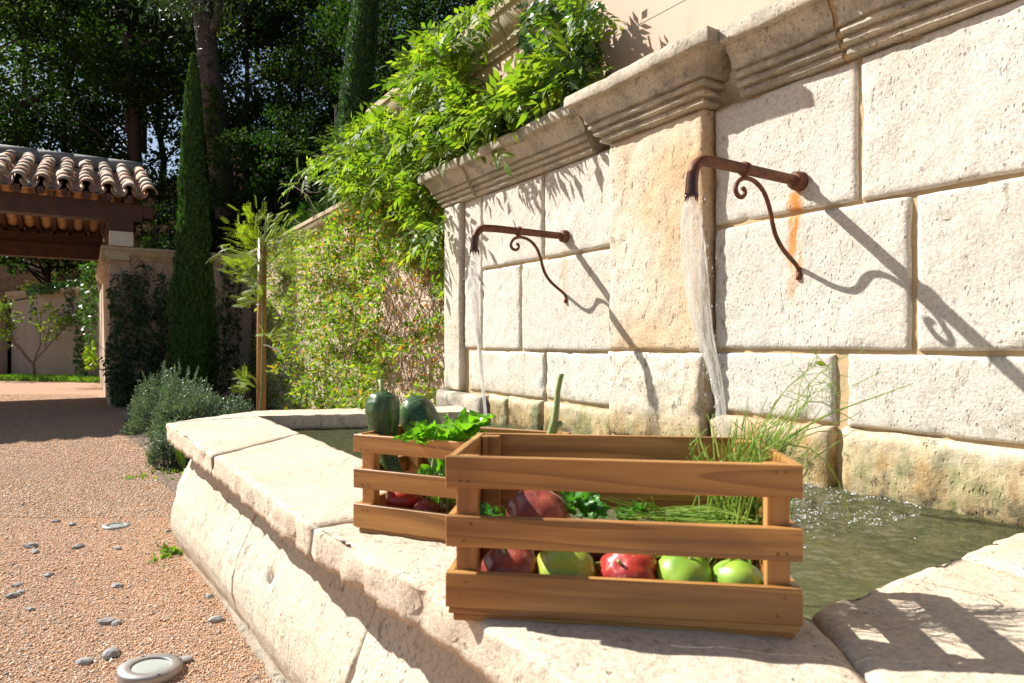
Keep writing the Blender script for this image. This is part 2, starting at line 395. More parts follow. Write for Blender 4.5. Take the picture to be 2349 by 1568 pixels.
def drop_mat():
    t = NT('water_drops'); t.set(Base_Color=(.9, .92, .92, 1), Roughness=.08); t.b.inputs['Specular IOR Level'].default_value = 1.
    tr = t.n('BsdfTransparent'); m = t.n('MixShader', {0: .55, 1: tr.outputs[0], 2: t.b.outputs[0]}); t.t.links.new(m.outputs[0], t.out.inputs[0]); return t.m
M['drop'] = drop_mat()
def fruit(name, a, b, c, rough=.34, sc=14, streak=False):
    t = NT(name); v, r = t.objvec()
    vv = t.map(v, (1, 1, .2)) if streak else v
    n = t.noise(vv, sc, 4, .55)
    col = t.ramp(n, [(.32, a), (.5, b), (.68, c)])
    spk = t.step(t.noise(v, 130, 2), .60, .68); col = t.mix(t.math('MULTIPLY', spk, .25), col, (.45, .40, .22))
    t.set(Base_Color=col, Roughness=t.ramp(t.noise(v, 25, 3), [(.4, rough*.7), (.65, rough*1.3)]), Normal=t.bump(t.noise(v, 45, 3), .15, .002)); t.b.inputs['Subsurface Weight'].default_value = .08
    t.b.inputs['Subsurface Radius'].default_value = (.02, .01, .004); t.b.inputs['Subsurface Scale'].default_value = .5
    return t.m
M['tom_green'] = fruit('green_tomato_skin', (.16, .33, .03), (.27, .42, .05), (.12, .27, .025))
M['tom_blush'] = fruit('blushing_green_tomato_skin', (.22, .40, .03), (.28, .42, .04), (.42, .30, .04), sc=9)
M['tom_red'] = fruit('red_tomato_skin', (.48, .06, .02), (.36, .03, .025), (.16, .03, .035), sc=16)
M['tom_purple'] = fruit('purple_red_tomato_skin', (.36, .07, .035), (.20, .045, .035), (.09, .04, .05), sc=9)
M['squash'] = fruit('dark_green_squash_skin', (.045, .115, .035), (.028, .075, .025), (.16, .23, .05), .38, 34, True)
M['sqstem'] = fruit('squash_stalk', (.20, .30, .09), (.30, .38, .14), (.12, .2, .05), .5, 40)
M['wire'] = simple('grey_wire', (.25, .27, .26), .4, metal=.6)
M['hose'] = simple('black_hose', (.03, .03, .03), .5)
M['curb'] = M['concrete']

# ------------------------------------------------------------------ geometry helpers
def fb(v, o=4): return noise.fractal(v, 1., 2., o)
def block(s0, s1, z0, z1, w, parent, mat, name='stone_block', depth=.12, r=.014, rough=.005, step=.017, pits=0, wob=.004, ev=1.):
    rr = random.random()*50
    def axis(a, b):
        k = max(2, int((b-a-2*r)/step)); mid = [a+r+(b-a-2*r)*i/k for i in range(k+1)]
        return [a, a+r*.12, a+r*.45]+mid+[b-r*.45, b-r*.12, b]
    S = axis(s0, s1); Z = axis(z0, z1); ns, nz = len(S), len(Z); v = []; f = []
    cr = [(random.uniform(s0+.03, s1-.03), random.uniform(z0+.03, z1-.03), random.uniform(.006, .016), random.uniform(.5, 1.)) for _ in range(pits)]
    cr += [(random.choice((s0, s1)), random.uniform(z0, z1), random.uniform(.01, .03), .5) for _ in range(int(3*ev))] + [(random.uniform(s0, s1), random.choice((z0, z1)), random.uniform(.01, .03), .5) for _ in range(int(3*ev))]
    for j, z in enumerate(Z):
        for i, s in enumerate(S):
            e = min(s-s0, s1-s, z-z0, z1-z); e = max(0, min(e, r)); off = r-math.sqrt(max(0, r*r-(r-e)**2))
            n = fb(Vector((s*4+rr, z*4, rr)), 3)*rough*.8+fb(Vector((s*30, z*30, rr)), 3)*rough*.6
            d = 0
            for a, b, q, k in cr:
                D = ((s-a)**2+((z-b)*.8)**2)/(q*q)
                if D < 1: d = max(d, (1-D)*q*k*.8)
            ws = noise.noise(Vector((z*9, rr, s*3)))*wob; wz = noise.noise(Vector((rr, s*9, z*3)))*wob
            v.append(SW(s+ws, w+off+d-n, z+wz))
    idx = lambda i, j: j*ns+i
    for j in range(nz-1):
        for i in range(ns-1): f.append([idx(i, j), idx(i+1, j), idx(i+1, j+1), idx(i, j+1)])
    ring = [idx(i, 0) for i in range(ns)]+[idx(ns-1, j) for j in range(1, nz)]+[idx(i, nz-1) for i in range(ns-2, -1, -1)]+[idx(0, j) for j in range(nz-2, 0, -1)]
    b = len(v)
    for q in ring:
        p = v[q].copy(); s, ww = toSW(p); v.append(SW(s, w+depth, p.z))
    m = len(ring)
    for k in range(m): f.append([ring[k], b+k, b+(k+1) % m, ring[(k+1) % m]])
    f.append([b+k for k in range(m)])
    return put(name, mesh(v, f), mat, parent, True)

def sweep(frames, prof, name, mat, parent, rough=.004, end=.006, smooth=True, nfun=None, freq=1., hole=None, closed=True, endround=True):
    """frames: list of (point, inward unit vector); prof: closed loop of (inward offset, z)"""
    rr = random.random()*40; m = len(prof); v = []; f = []
    cx = sum(p[0] for p in prof)/m; cz = sum(p[1] for p in prof)/m
    fr = list(frames)
    if endround:
        def ext(a, b, t): return (a[0]+(b[0]-a[0])*t, (a[1]+(b[1]-a[1])*t))
        fr = [(ext(fr[0], fr[1], -0.0)[0], fr[0][1], 1)]+[(ext(fr[0], fr[1], .5)[0], (fr[0][1]+fr[1][1])/2, 0)]+[(a, b, 0) for a, b in fr[1:-1]]+[(ext(fr[-1], fr[-2], .5)[0], fr[-1][1], 0)]+[(fr[-1][0], fr[-1][1], 1)]
        L0 = (fr[1][0]-fr[0][0]).length; 
        if L0 > end*2: fr[1] = (fr[0][0]+(fr[1][0]-fr[0][0])*(end/L0), fr[1][1], 0)
        L1 = (fr[-2][0]-fr[-1][0]).length
        if L1 > end*2: fr[-2] = (fr[-1][0]+(fr[-2][0]-fr[-1][0])*(end/L1), fr[-2][1], 0)
    else: fr = [(a, b, 0) for a, b in fr]
    for p, inn, e in fr:
        for (o, z) in prof:
            if e:
                L = math.hypot(o-cx, z-cz); k = max(0, 1-end/max(L, 1e-4)); o2 = cx+(o-cx)*k; z2 = cz+(z-cz)*k
            else: o2, z2 = o, z
            q = p+inn*o2; q = Vector((q.x, q.y, z2))
            nn = fb(Vector((q.x*5*freq+rr, q.y*5*freq, q.z*5*freq)), 3)*rough*1.1+fb(Vector((q.x*24*freq, q.y*24*freq+rr, q.z*24*freq)), 3)*rough*.8
            dirv = Vector((o-cx, z-cz)); 
            if dirv.length > 1e-5: dirv.normalize()
            if hole: nn -= hole(q)
            q += inn*(dirv.x*nn*.9); q.z += dirv.y*nn
            v.append(q)
    for i in range(len(fr)-1):
        for k in range(m):
            a = i*m+k; c = i*m+(k+1) % m; f.append([a, c, c+m, a+m])
    f.append(list(range(m))); f.append([(len(fr)-1)*m+k for k in range(m)])
    return put(name, mesh(v, f), mat, parent, smooth)

# leaf templates: length along +y, face up +z
def T(v, f): return np.array(v, dtype=np.float32), np.array(f, dtype=np.int32)
T_QUAD = T([(0,0,0),(-.34,.45,.07),(.34,.45,.07),(0,1,-.05)], [(0,2,1),(1,2,3)])
T_LEAF = T([(0,0,0),(-.24,.4,.06),(.24,.4,.06),(0,.45,0),(0,1,-.1)], [(0,3,1),(0,2,3),(1,3,4),(3,2,4)])
T_THIN = T([(0,0,0),(-.09,.5,0),(.09,.5,0),(0,1,-.04)], [(0,2,1),(1,2,3)])
T_IVY = T([(0,.0,0),(-.42,.12,.02),(-.22,.38,.05),(-.46,.62,-.02),(-.14,.68,.03),(0,1.05,-.06),(.14,.68,.03),(.46,.62,-.02),(.22,.38,.05),(.42,.12,.02),(0,.4,-.03)],
          [(10,0,1),(10,1,2),(10,2,3),(10,3,4),(10,4,5),(10,5,6),(10,6,7),(10,7,8),(10,8,9),(10,9,0)][::1])
def compound(n, ll, wd, spread=1.05, droop=.25):
    v = []; f = []
    def lf(base, d, L):
        d = Vector(d).normalized(); x = Vector((d.y, -d.x, 0)).normalized()*wd*L; b = len(v); base = Vector(base)
        v.extend([tuple(base), tuple(base+d*L*.45-x+Vector((0,0,.02))), tuple(base+d*L*.45+x+Vector((0,0,.02))), tuple(base+d*L-Vector((0,0,.05)))])
        f.extend([(b, b+2, b+1), (b+1, b+2, b+3)])
    for i in range(n):
        t = .16+.8*i/n; z = -droop*t*t; L = ll*(1-.35*abs(t-.5))
        for sg in (-1, 1): lf((0, t, z), (sg*math.sin(spread), math.cos(spread), -.25), L)
    lf((0, .97, -droop), (0, 1, -.5), ll)
    b = len(v); v.extend([(-.006,0,0),(.006,0,0),(.005,.97,-droop),(-.005,.97,-droop)]); f.extend([(b,b+1,b+2),(b,b+2,b+3)])
    return T(v, f)
T_WIST = compound(4, .46, .19, .95)
T_FEATH = compound(10, .30, .075, 1.15, .15)
def unit(a): return a/np.maximum(1e-6, np.linalg.norm(a, axis=1, keepdims=True))
def scatter(tpl, pos, d, nrm, size):
    tv, tf = tpl; pos = np.asarray(pos, dtype=np.float32); d = unit(np.asarray(d, dtype=np.float32)); nrm = np.asarray(nrm, dtype=np.float32)
    x = unit(np.cross(d, nrm)); z = unit(np.cross(x, d)); size = np.asarray(size, dtype=np.float32).reshape(-1, 1, 1)
    co = (tv[None, :, 0:1]*x[:, None, :]+tv[None, :, 1:2]*d[:, None, :]+tv[None, :, 2:3]*z[:, None, :])*size+pos[:, None, :]
    k = len(tv); tr = tf[None]+(np.arange(len(pos))*k)[:, None, None]
    return co.reshape(-1, 3), tr.reshape(-1, 3)
def join(*parts):
    cs = []; ts = []; b = 0
    for c, t in parts: cs.append(c); ts.append(t+b); b += len(c)
    return npmesh(np.concatenate(cs), np.concatenate(ts))
def rnd3(n): return unit(rng.normal(size=(n, 3)))
def leafobj(name, tpl, M_, pos, d, nrm, size, parent): return put(name, join(scatter(tpl, pos, d, nrm, size)), M_, parent)
def single_leaf_mesh(tpl, mat, curve=0.):
    me = npmesh(tpl[0].copy(), tpl[1]); me.materials.append(mat); return me
def leafparts(name, me, items, parent):
    """items: (pos, dir, normal, size): separate leaf objects sharing one mesh"""
    for p, d, n, sz in items:
        d = Vector(d).normalized(); x = d.cross(Vector(n)).normalized(); z = x.cross(d)
        o = bpy.data.objects.new(name, me); C.objects.link(o); o.parent = parent
        mt = Matrix((x, d, z)).transposed().to_4x4(); o.matrix_local = Matrix.Translation(Vector(p)-parent.location) @ mt @ Matrix.Scale(sz, 4)

# ------------------------------------------------------------------ SETTING: ground, soil, hill
me = mesh([(-150, -60, 0), (150, -60, 0), (150, 200, 0), (-150, 200, 0)], [(0, 1, 2, 3)])
tag(put('gravel_ground', me, M['gravel'], center=False), kind='structure')
def sheet(name, pts, z, mat, n=1): return tag(put(name, mesh([(p[0], p[1], z) for p in pts], [list(range(len(pts)))]), mat), kind='structure')
bed = [SW(-3.95, .62), SW(-4.4, .50), SW(-5.3, .42), SW(-6.3, .50), SW(-7.6, .36), SW(-9.3, .40), SW(-11.2, .75), SW(-11.2, 2.29), SW(-3.9, 2.29)]
sheet('planting_bed', bed, .004, M['soil'])

def hill_z(s, w):
    z = 2.15+max(0, w-2.5)*.95*(1 if w < 6 else 1)+max(0, -21-s)*.62
    if w > 6: z -= (w-6)*.35
    z += fb(Vector((s*.35, w*.35, 3)), 4)*.35*min(1, max(0, (w-2.6))*.5+max(0, -21.5-s)*.5)
    return z
def hill_patch(name, S, Wd):
    v = []; f = []
    for s in S:
        for w in Wd: v.append(SW(s, w, hill_z(s, w)))
    nw = len(Wd)
    for i in range(len(S)-1):
        for j in range(nw-1): a = i*nw+j; f.append([a, a+1, a+nw+1, a+nw])
    return tag(put(name, mesh(v, f), M['hill'], smooth=True), kind='structure')
hill_patch('hillside', [-11.45+.4*i*1.0 for i in range(0, 40)], [2.5+.35*i for i in range(110)])
hill_patch('hillside_terrace', [-11.5-.35*i for i in range(31)], [.55+.195*i for i in range(11)])
hill_patch('hillside_bank', [-11.45-.55*i for i in range(21)], [2.5+.5*i for i in range(74)])

# ------------------------------------------------------------------ garden walls
def moulded(name, p0, p1, inn, z0, z1, mat, parent, prj=.12, stones=None, off=0.):
    """a moulded coping run from p0 to p1; inn points into the wall"""
    h = z1-z0
    prof = [(0, z0), (-.02*prj/.12, z0+.02*h), (-.03*prj/.12, z0+.14*h), (-.045*prj/.12, z0+.17*h), (-.05*prj/.12, z0+.28*h), (-.06*prj/.12, z0+.30*h), (-.085*prj/.12, z0+.45*h),
            (-.10*prj/.12, z0+.58*h), (-.105*prj/.12, z0+.72*h), (-prj, z0+.76*h), (-prj, z0+.96*h), (-prj+.01, z1), (.25, z1), (.25, z0)]
    L = (p1-p0).length; n = stones or max(1, int(L/1.1)); d = (p1-p0)/L
    for k in range(n):
        a = p0+d*(L*k/n+.004); b = p0+d*(L*(k+1)/n-.004); m = 4
        sharp(sweep([(a.lerp(b, i/m), inn) for i in range(m+1)], prof, 'coping_stone', mat, parent, rough=.0025))
# vine wall (low) + tall wall behind the fountain
vw = thing('garden_wall', SW(-7.5, 2.3, 0), 'pink rendered garden wall covered in red and green creepers left of the fountain', 'wall')
b = MB(); b.swbox(-11.3, -5.75, 2.3, 2.6, -.1, 2.2); b.put('wall_panel', M['pink'], vw)
moulded('c', SW(-11.2, 2.3), SW(-5.79, 2.3), NW, 2.2, 2.40, M['pale_coping'], vw)
tw = thing('tall_wall', SW(-3, 2.3, 0), 'tall pink rendered wall rising behind the fountain cornice', 'wall')
b = MB(); b.swbox(-5.748, 2.2, 2.302, 2.8, -.1, 2.84); b.put('wall_panel', M['pink'], tw)
moulded('c', SW(-5.80, 2.302), SW(2.2, 2.302), NW, 2.84, 3.11, M['pale_coping'], tw, prj=.13)
# side wall by the pavilion
sa = thing('side_wall', SW(-11.25, 1.3, 0), 'dusty pink wall with pale moulded coping behind the dark cypress', 'wall')
b = MB(); b.swbox(-11.55, -11.23, .305, 2.28, -.1, 2.16); b.put('wall_panel', M['mauve'], sa)
b = MB(); b.swbox(-20.2, -11.553, .305, .6, -.1, 2.16); b.put('wall_panel', M['mauve'], sa)
moulded('c', SW(-11.23, .20), SW(-11.23, 2.27), -U, 2.16, 2.36, M['pale_coping'], sa, stones=2)
moulded('c', SW(-20.2, .305), SW(-11.13, .305), NW, 2.162, 2.358, M['pale_coping'], sa, prj=.11)
# back wall
wa = PZ(26, 860); wb = PZ(232, 869); wd = (wb-wa).normalized(); wi = Vector((-wd.y, wd.x, 0))
bw = thing('back_wall', (wa+wb)/2, 'low dusty pink wall beyond the pavilion with a small tree in front', 'wall')
def wbox(mb, p0, p1, inn, th, z0, z1):
    q = [p0, p1, p1+inn*th, p0+inn*th]; mb.add([Vector((p.x, p.y, z)) for z in (z0, z1) for p in q], [(0,1,2,3),(4,5,6,7),(0,1,5,4),(1,2,6,5),(2,3,7,6),(3,0,4,7)])
b = MB(); wbox(b, wa, wb+wd*1.2, wi, .3, -.1, 2.2); b.put('wall_panel', M['mauve'], bw)
moulded('c', wa-wd*.1, wb+wd*1.1, wi, 2.2, 2.42, M['pale_coping'], bw, stones=3)
v = []; f = []; na, nd_ = 70, 50
for i in range(na):
    a = -16+i*.62
    for j in range(nd_):
        d = -.12 if j == 0 else .12+(j-1)**1.25*.22; q = wa+wd*a+wi*d
        low = max(0, min(1, -a*1.5)); base = 2.12*(1-low)+1.3*low
        z = -.2 if j == 0 else base+max(0, d-.4)*.62+fb(Vector((q.x*.5, q.y*.5, 7)), 4)*.35*min(1, d*.5)
        if j == 0: q = wa+wd*a+wi*.12
        v.append(Vector((q.x, q.y, z)))
for i in range(na-1):
    for j in range(nd_-1): k = i*nd_+j; f.append([k, k+1, k+nd_+1, k+nd_])
tag(put('hillside_bank', mesh(v, f, False), M['hill'], smooth=True), kind='structure')
w2a = wa-wd*7-wi*.35
lw = thing('low_wall', wa-wd*3, 'lower end of pink wall at the left edge of the photo', 'wall')
b = MB(); wbox(b, w2a, wa-wd*.11-wi*.35, wi, .3, -.1, 1.35); b.put('wall_panel', M['mauve'], lw)
moulded('c', w2a, wa-wd*.11-wi*.35, wi, 1.35, 1.56, M['pale_coping'], lw, stones=4, prj=.08)

# ------------------------------------------------------------------ FOUNTAIN WALL
fw = thing('fountain_wall', SW(-1.966, 2.04, 0), 'carved pale limestone block wall carrying two rusty spouts', 'wall')
W0 = 2.04; WP = 1.98
b = MB(); b.swbox(-3.9, -.03, W0+.014, 2.29, .1, 1.87); b.swbox(-2.228, -1.702, WP+.016, W0+.012, .2, 1.87); b.put('mortar_bed', M['mortar'], fw)
G = .007
L = M['lime']
rows = [  # bay 2 (right) and bay 1 (left)
    (-1.69, -1.132, 1.417, 1.862, L, 0), (-1.118, -.47, 1.413, 1.862, L, 6),
    (-1.69, -.972, .945, 1.403, L, 0), (-.957, -.47, .945, 1.399, L, 8),
    (-1.69, -1.205, .705, .928, L, 0), (-1.165, -.47, .700, .930, L, 3),
    (-3.455, -2.822, 1.417, 1.862, L, 0), (-2.806, -2.243, 1.415, 1.862, L, 3),
    (-3.455, -3.04, .925, 1.403, L, 4), (-3.022, -2.243, .925, 1.401, L, 0),
    (-3.63, -2.812, .665, .912, L, 2), (-2.795, -2.243, .67, .912, L, 0)]
for s0, s1, z0, z1, m, pt in rows: block(s0+G*.3, s1-G*.3, z0, z1, W0-random.uniform(0, .006), fw, m, pits=pt, rough=.005)
for s0, s1 in ((-1.69, -1.205), (-1.178, -.44)): block(s0, s1, .36, .692, W0-.035, fw, M['lime_warm'], name='base_stone', rough=.012, r=.03, wob=.01, pits=6)
for s0, s1 in ((-3.35, -3.13), (-3.125, -2.81), (-2.79, -2.25)): block(s0, s1, .36, .655, W0-.03, fw, M['lime_warm'], name='base_stone', rough=.012, r=.028, wob=.01, pits=4)
# central pilaster
block(-2.236, -1.696, .935, 1.862, WP, fw, M['lime_warm'], name='pilaster_stone', depth=.10, pits=26, rough=.007, r=.016)
block(-2.236, -1.700, .55, .925, WP-.004, fw, M['lime_warm'], name='pilaster_stone', depth=.10, pits=16, rough=.012, r=.022, wob=.012)
block(-2.246, -1.69, .36, .545, WP-.02, fw, M['lime_warm'], name='base_stone', depth=.12, pits=6, rough=.012, r=.025, wob=.01)
# end pilasters (the right one stands outside the picture)
for a, sg in ((-3.91, 1), (-.022, -1)):
    for p, q, w_ in ((0, .215, W0-.03), (.235, .445, W0-.002)):
        x0, x1 = sorted((a+sg*p, a+sg*q)); block(x0, x1, .655 if p == 0 else .93, 1.862, w_, fw, L, name='pilaster_stone', depth=.14, r=.012)
    if sg == 1: block(a-.05, a+.55, .36, .645, W0-.07, fw, M['lime_grey'], name='base_stone', depth=.2, r=.03, rough=.01, wob=.01)
    else: block(a-.5, a+.03, .36, .645, W0-.07, fw, M['lime_grey'], name='base_stone', depth=.2, r=.03, rough=.01, wob=.01)
# cornice
def cprof(back):
    return [(back, 1.866), (-.004, 1.866), (-.020, 1.867), (-.027, 1.873), (-.027, 1.885), (-.016, 1.889), (-.018, 1.895), (-.040, 1.897), (-.046, 1.903), (-.045, 1.913), (-.032, 1.918), (-.034, 1.924), (-.058, 1.926), (-.064, 1.932),
            (-.063, 1.943), (-.050, 1.948), (-.052, 1.953), (-.074, 1.956), (-.076, 1.964), (-.079, 1.980), (-.088, 1.998), (-.102, 2.013), (-.108, 2.026), (-.110, 2.034), (-.138, 2.036), (-.142, 2.042), (-.142, 2.080), (-.137, 2.088), (-.08, 2.092), (back, 2.094)]
def cornice(s0, s1, w, ret=(0, 0), back=.24, mat='lime_grey', name='cornice_stone'):
    n = max(3, int((s1-s0)/.045)); prof = cprof(back); fr = [(SW(s0+(s1-s0)*i/n, w, 0), NW, 0) for i in range(n+1)]
    rr = random.random()*30; v = []; f = []; m = len(prof)
    for i, (p, inn, _) in enumerate(fr):
        for (o, z) in prof:
            e = .0; s = s0+(s1-s0)*i/n
            if o < 0:
                if i == 0 and ret[0]: s = s0+o
                if i == n and ret[1]: s = s1-o
            q = SW(s, w+o, z); k = fb(Vector((q.x*6+rr, q.y*6, q.z*9)), 3)*.0035+fb(Vector((q.x*30, q.y*30+rr, q.z*25)), 3)*.003
            chip = max(0, noise.noise(Vector((s*9+rr, 0, 5)))-.25)*.03 if z > 2.03 and o < -.05 else 0
            if o < 0: q += NW*(-k+chip); q.z += k*.5-chip*.4
            v.append(q)
    for i in range(n):
        for k in range(m): a = i*m+k; c = i*m+(k+1) % m; f.append([a, c, c+m, a+m])
    # mitred returns
    for side in (0, 1):
        if not ret[side]: f.append([(n if side else 0)*m+k for k in range(m)]); continue
        b0 = len(v); base = (n if side else 0)*m; ss = s1 if side else s0; D = ret[side]
        for o, z in prof:
            q = SW(ss+(-o if side else o) if o < 0 else ss, w+min(D, back) if True else 0, z); v.append(q)
        for k in range(m): a = base+k; c = base+(k+1) % m; f.append([a, c, b0+(k+1) % m, b0+k])
        f.append([b0+k for k in range(m)])
    return sharp(put(name, mesh(v, f), M[mat], fw, True), 38)
cornice(-3.91, -3.50, W0-.012, ret=(.24, 0)); cornice(-3.488, -2.385, W0)
cornice(-2.236, -1.696, WP, ret=(.06, .06), back=.30)
cornice(-1.55, -1.165, W0); cornice(-1.145, -.60, W0-.006); cornice(-.59, -.022, W0, ret=(0, .24))
cornice(-1.164, -1.146, W0+.008, mat='mortar', name='mortar_joint'); cornice(-3.4995, -3.4885, W0+.008, mat='mortar', name='mortar_joint')

# ------------------------------------------------------------------ BASIN
ZT = .578
fb_t = thing('fountain_basin', SW(-2, 1.2, 0), 'long pale stone basin with rounded belly and thick coping slabs', 'fountain')
P0 = Vector((-1.54, 2.95, 0)); P1 = Vector((-1.03, 2.25, 0)); P2 = Vector((-.425, 1.384, 0)); P4 = Vector((-.055, .93, 0)); PC = SW(-.19, .47)
def Iw(s, w=.775): return SW(s, w)
def lerpn(pts, n):
    L = [0]
    for a, b in zip(pts, pts[1:]): L.append(L[-1]+(b-a).length)
    out = []
    for k in range(n+1):
        t = L[-1]*k/n
        for i in range(len(pts)-1):
            if t <= L[i+1]+1e-9: out.append(pts[i].lerp(pts[i+1], (t-L[i])/(L[i+1]-L[i]))); break
    return out
def slab(outer, inner, mat, zt=ZT, th=.075, step=.03, rough=.006, nd=22, r=.009, name='coping_slab', holes=None):
    """a thick slab between two polylines, rounded edges all round"""
    n = max(4, int(sum((b-a).length for a, b in zip(outer, outer[1:]))/step))
    O = lerpn(outer, n); I = lerpn(inner, n); rr = random.random()*50; v = []; f = []
    tt = [0, .0] ; Wd = sum((i-o).length for o, i in zip(O, I))/(n+1)
    dd = [(0, -th), (0, -th*.75), (0, -th*.5), (0, -r)]+[(r*(1-math.cos(a))/Wd, -r+r*math.sin(a)) for a in (.5, 1.0, 1.5)]
    dd += [(r/Wd+(1-2*r/Wd)*k/nd, 0) for k in range(1, nd)]
    dd += [(1-d, z) for d, z in dd[:7][::-1]]
    m = len(dd)
    for i, (o, q) in enumerate(zip(O, I)):
        e = 1 if i in (0, n) else 0
        for d, z in dd:
            p = o.lerp(q, d); zz = zt+z
            if e: zz = zt+z*.96-.006*(1-min(1, -z/th*2)); 
            k = fb(Vector((p.x*4+rr, p.y*4, z*4)), 3)*rough*.6+fb(Vector((p.x*20, p.y*20+rr, z*20)), 3)*rough*.4
            if d < .5*r/Wd and z < 0 or d > 1-.5*r/Wd:
                inn = (q-o).normalized(); sg = 1 if d < .5 else -1
                k += fb(Vector((p.x*34, p.y*34+rr, zz*30)), 3)*.005; p = p-inn*sg*k*1.8+inn*sg*max(0, noise.noise(Vector((p.x*17+rr, p.y*17, zz*17))))*.016
            else: zz += k
            v.append(Vector((p.x, p.y, zz)))
    for i in range(n):
        for k in range(m-1): a = i*m+k; f.append([a, a+1, a+1+m, a+m])
        f.append([i*m+m-1, i*m, (i+1)*m, (i+1)*m+m-1])
    f.append(list(range(m))); f.append([n*m+k for k in range(m)])
    return put(name, mesh(v, f), mat, fb_t, True)
A_ = Vector((-1.32, 3.43, 0)); B_ = Vector((-.20, 3.70, 0)); E1 = Vector((-1.665, 3.25, 0)); E2 = Vector((-1.47, 3.72, 0)); E3 = Vector((-.30, 4.02, 0))
I1 = Vector((-.90, 2.80, 0)); I2 = Iw(-1.40); I3 = SW(-.56, .86)
def gap(pts, a=.0015, b=.0015):
    pts = [p.copy() for p in pts]; d = (pts[1]-pts[0]).normalized(); pts[0] += d*a; d = (pts[-2]-pts[-1]).normalized(); pts[-1] += d*b; return pts
cp = M['coping']
slab(gap([E1+Vector((0, -.10, 0)), P0+Vector((-.03, .06, 0)), P0, P1]), gap([A_+Vector((-.02, .02, 0)), A_.lerp(I1, .3), A_.lerp(I1, .5), I1]), M['lime_grey'] if False else cp)
slab(gap([P1, P2]), gap([I1, I2]), cp)
slab(gap([P2, P4, PC, SW(-.19, .60)]), gap([I2, Iw(-.85, .80), I3, I3+NW*.02], .004, 0.), cp, step=.025, rough=.007)
slab(gap([SW(-.19, .604), SW(-.17, 1.3)]), gap([I3+NW*.024, SW(-.56, 1.35)]), cp, rough=.010)
slab(gap([SW(-.17, 1.3), SW(-.17, 2.0)]), gap([SW(-.56, 1.35), SW(-.55, 1.98)]), cp, rough=.010)
slab(gap([E1+Vector((-.0, -.05, 0)), E1.lerp(E2, .6), E2, E2.lerp(E3, .5)]), gap([A_+Vector((-.015, .03, 0)), A_+Vector((.0, .03, 0)), A_+Vector((.02, .035, 0)), A_.lerp(B_, .5)]), cp, zt=ZT-.002)
slab(gap([E2.lerp(E3, .5), E3]), gap([A_.lerp(B_, .5), B_]), cp, zt=ZT-.003)
# belly of the basin
bprof = [(.070, .503), (.078, .47), (.080, .435), (.070, .395), (.050, .350), (.027, .30), (.008, .25), (-.003, .20), (-.004, .155), (.006, .11), (.026, .065), (.045, .03), (.055, -.03), (.20, -.03), (.22, .503)]
bprof = [bprof[0]]+[((a[0]+(b_[0]-a[0])*k/4), (a[1]+(b_[1]-a[1])*k/4)) for a, b_ in zip(bprof[:13], bprof[1:13]) for k in (1, 2, 3, 4)]+bprof[13:]
HC = None
def hole(q):
    global HC
    if HC is None:
        best = 1e9
        for i in range(400):
            pt = Q1.lerp(Q2, i/399)+NW*0
            for o_, z_ in bprof[2:48]:
                a_ = pt+NW*o_; px_ = 1174.5+F*a_.x/a_.y; py_ = 784+F*(EYE-z_)/a_.y; dd_ = (px_-622)**2+(py_-1318)**2
                if dd_ < best: best = dd_; HC = Vector((a_.x, a_.y, z_))
        print('hole', HC, best)
    c = HC; d = q-c; du = d.dot(U); dz = d.z
    k = 1-(abs(du*.8+dz*.5)/.036+abs(dz*.9-du*.4)/.030)
    return max(0, min(1, k*3))*.045
def belly(pts, **kw):
    n = max(6, int(sum((b-a).length for a, b in zip(pts, pts[1:]))/.012)); q = lerpn(pts, n); fr = []
    for i, p in enumerate(q):
        t = (q[min(i+1, n)]-q[max(i-1, 0)]).normalized(); inn = Vector((-t.y, t.x, 0))
        if n > 20 and 0 < i < n:
            t = (q[min(i+4, n)]-q[max(i-4, 0)]).normalized(); inn = Vector((-t.y, t.x, 0))
        fr.append((p, inn))
    return sweep(fr, bprof, 'basin_stone', M['basin'], fb_t, rough=.007, end=.008, **kw)
OA = P0.lerp(P2, 0)
Q1 = P1+NW*.028; Q2 = P2+NW*.052; Q4 = P4+NW*.05
bline = [E2+Vector((.02, .05, 0)), E1+Vector((.0, .0, 0)), P0+Vector((-.03, .10, 0)), P0+Vector((.02, -.04, 0))+NW*.004, Q1, Q2, Q4, PC]
j1 = Q1.lerp(Q2, .16); j2 = Q2.lerp(Q4, .08)
belly(bline[:4]+[Q1, j1]); belly([j1+(Q2-Q1).normalized()*.004, Q2, j2], hole=hole); belly([j2+(Q4-Q2).normalized()*.004, Q4, PC]); belly([PC+NW*.01, SW(-.19, 1.3), SW(-.19, 2.0)])
belly([E3, E2])
# inner lining and floor
def lining(pts, name='lining_stone'):
    v = []; f = []; q = lerpn(pts, max(4, int(sum((b-a).length for a, b in zip(pts, pts[1:]))/.06)))
    for p in q:
        for z in (.12, .25, .4, .5): k = fb(Vector((p.x*9, p.y*9, z*9)), 2)*.012; v.append(Vector((p.x+k, p.y-k, z)))
    for i in range(len(q)-1):
        for k in range(3): a = i*4+k; f.append([a, a+1, a+5, a+4])
    return put(name, mesh(v, f, False), M['inner'], fb_t, True)
lining([B_+Vector((0, .02, 0)), A_+Vector((-.02, .02, 0)), I1-NW*.015, I2-NW*.015, I3-NW*.015+U*.01, SW(-.545, 2.0)])
t = NT('basin_floor_silt'); p = t.pos(); t.set(Base_Color=t.ramp(t.noise(p, 5, 5, .6), [(.35, (.34, .32, .19)), (.65, (.22, .22, .11))]), Roughness=.9); M['silt'] = t.m
put('basin_floor', mesh([(p.x, p.y, .20) for p in (SW(-4.4, .5), SW(-.3, .5), SW(-.3, 2.1), SW(-4.4, 2.1))], [(0, 1, 2, 3)]), M['silt'], fb_t)

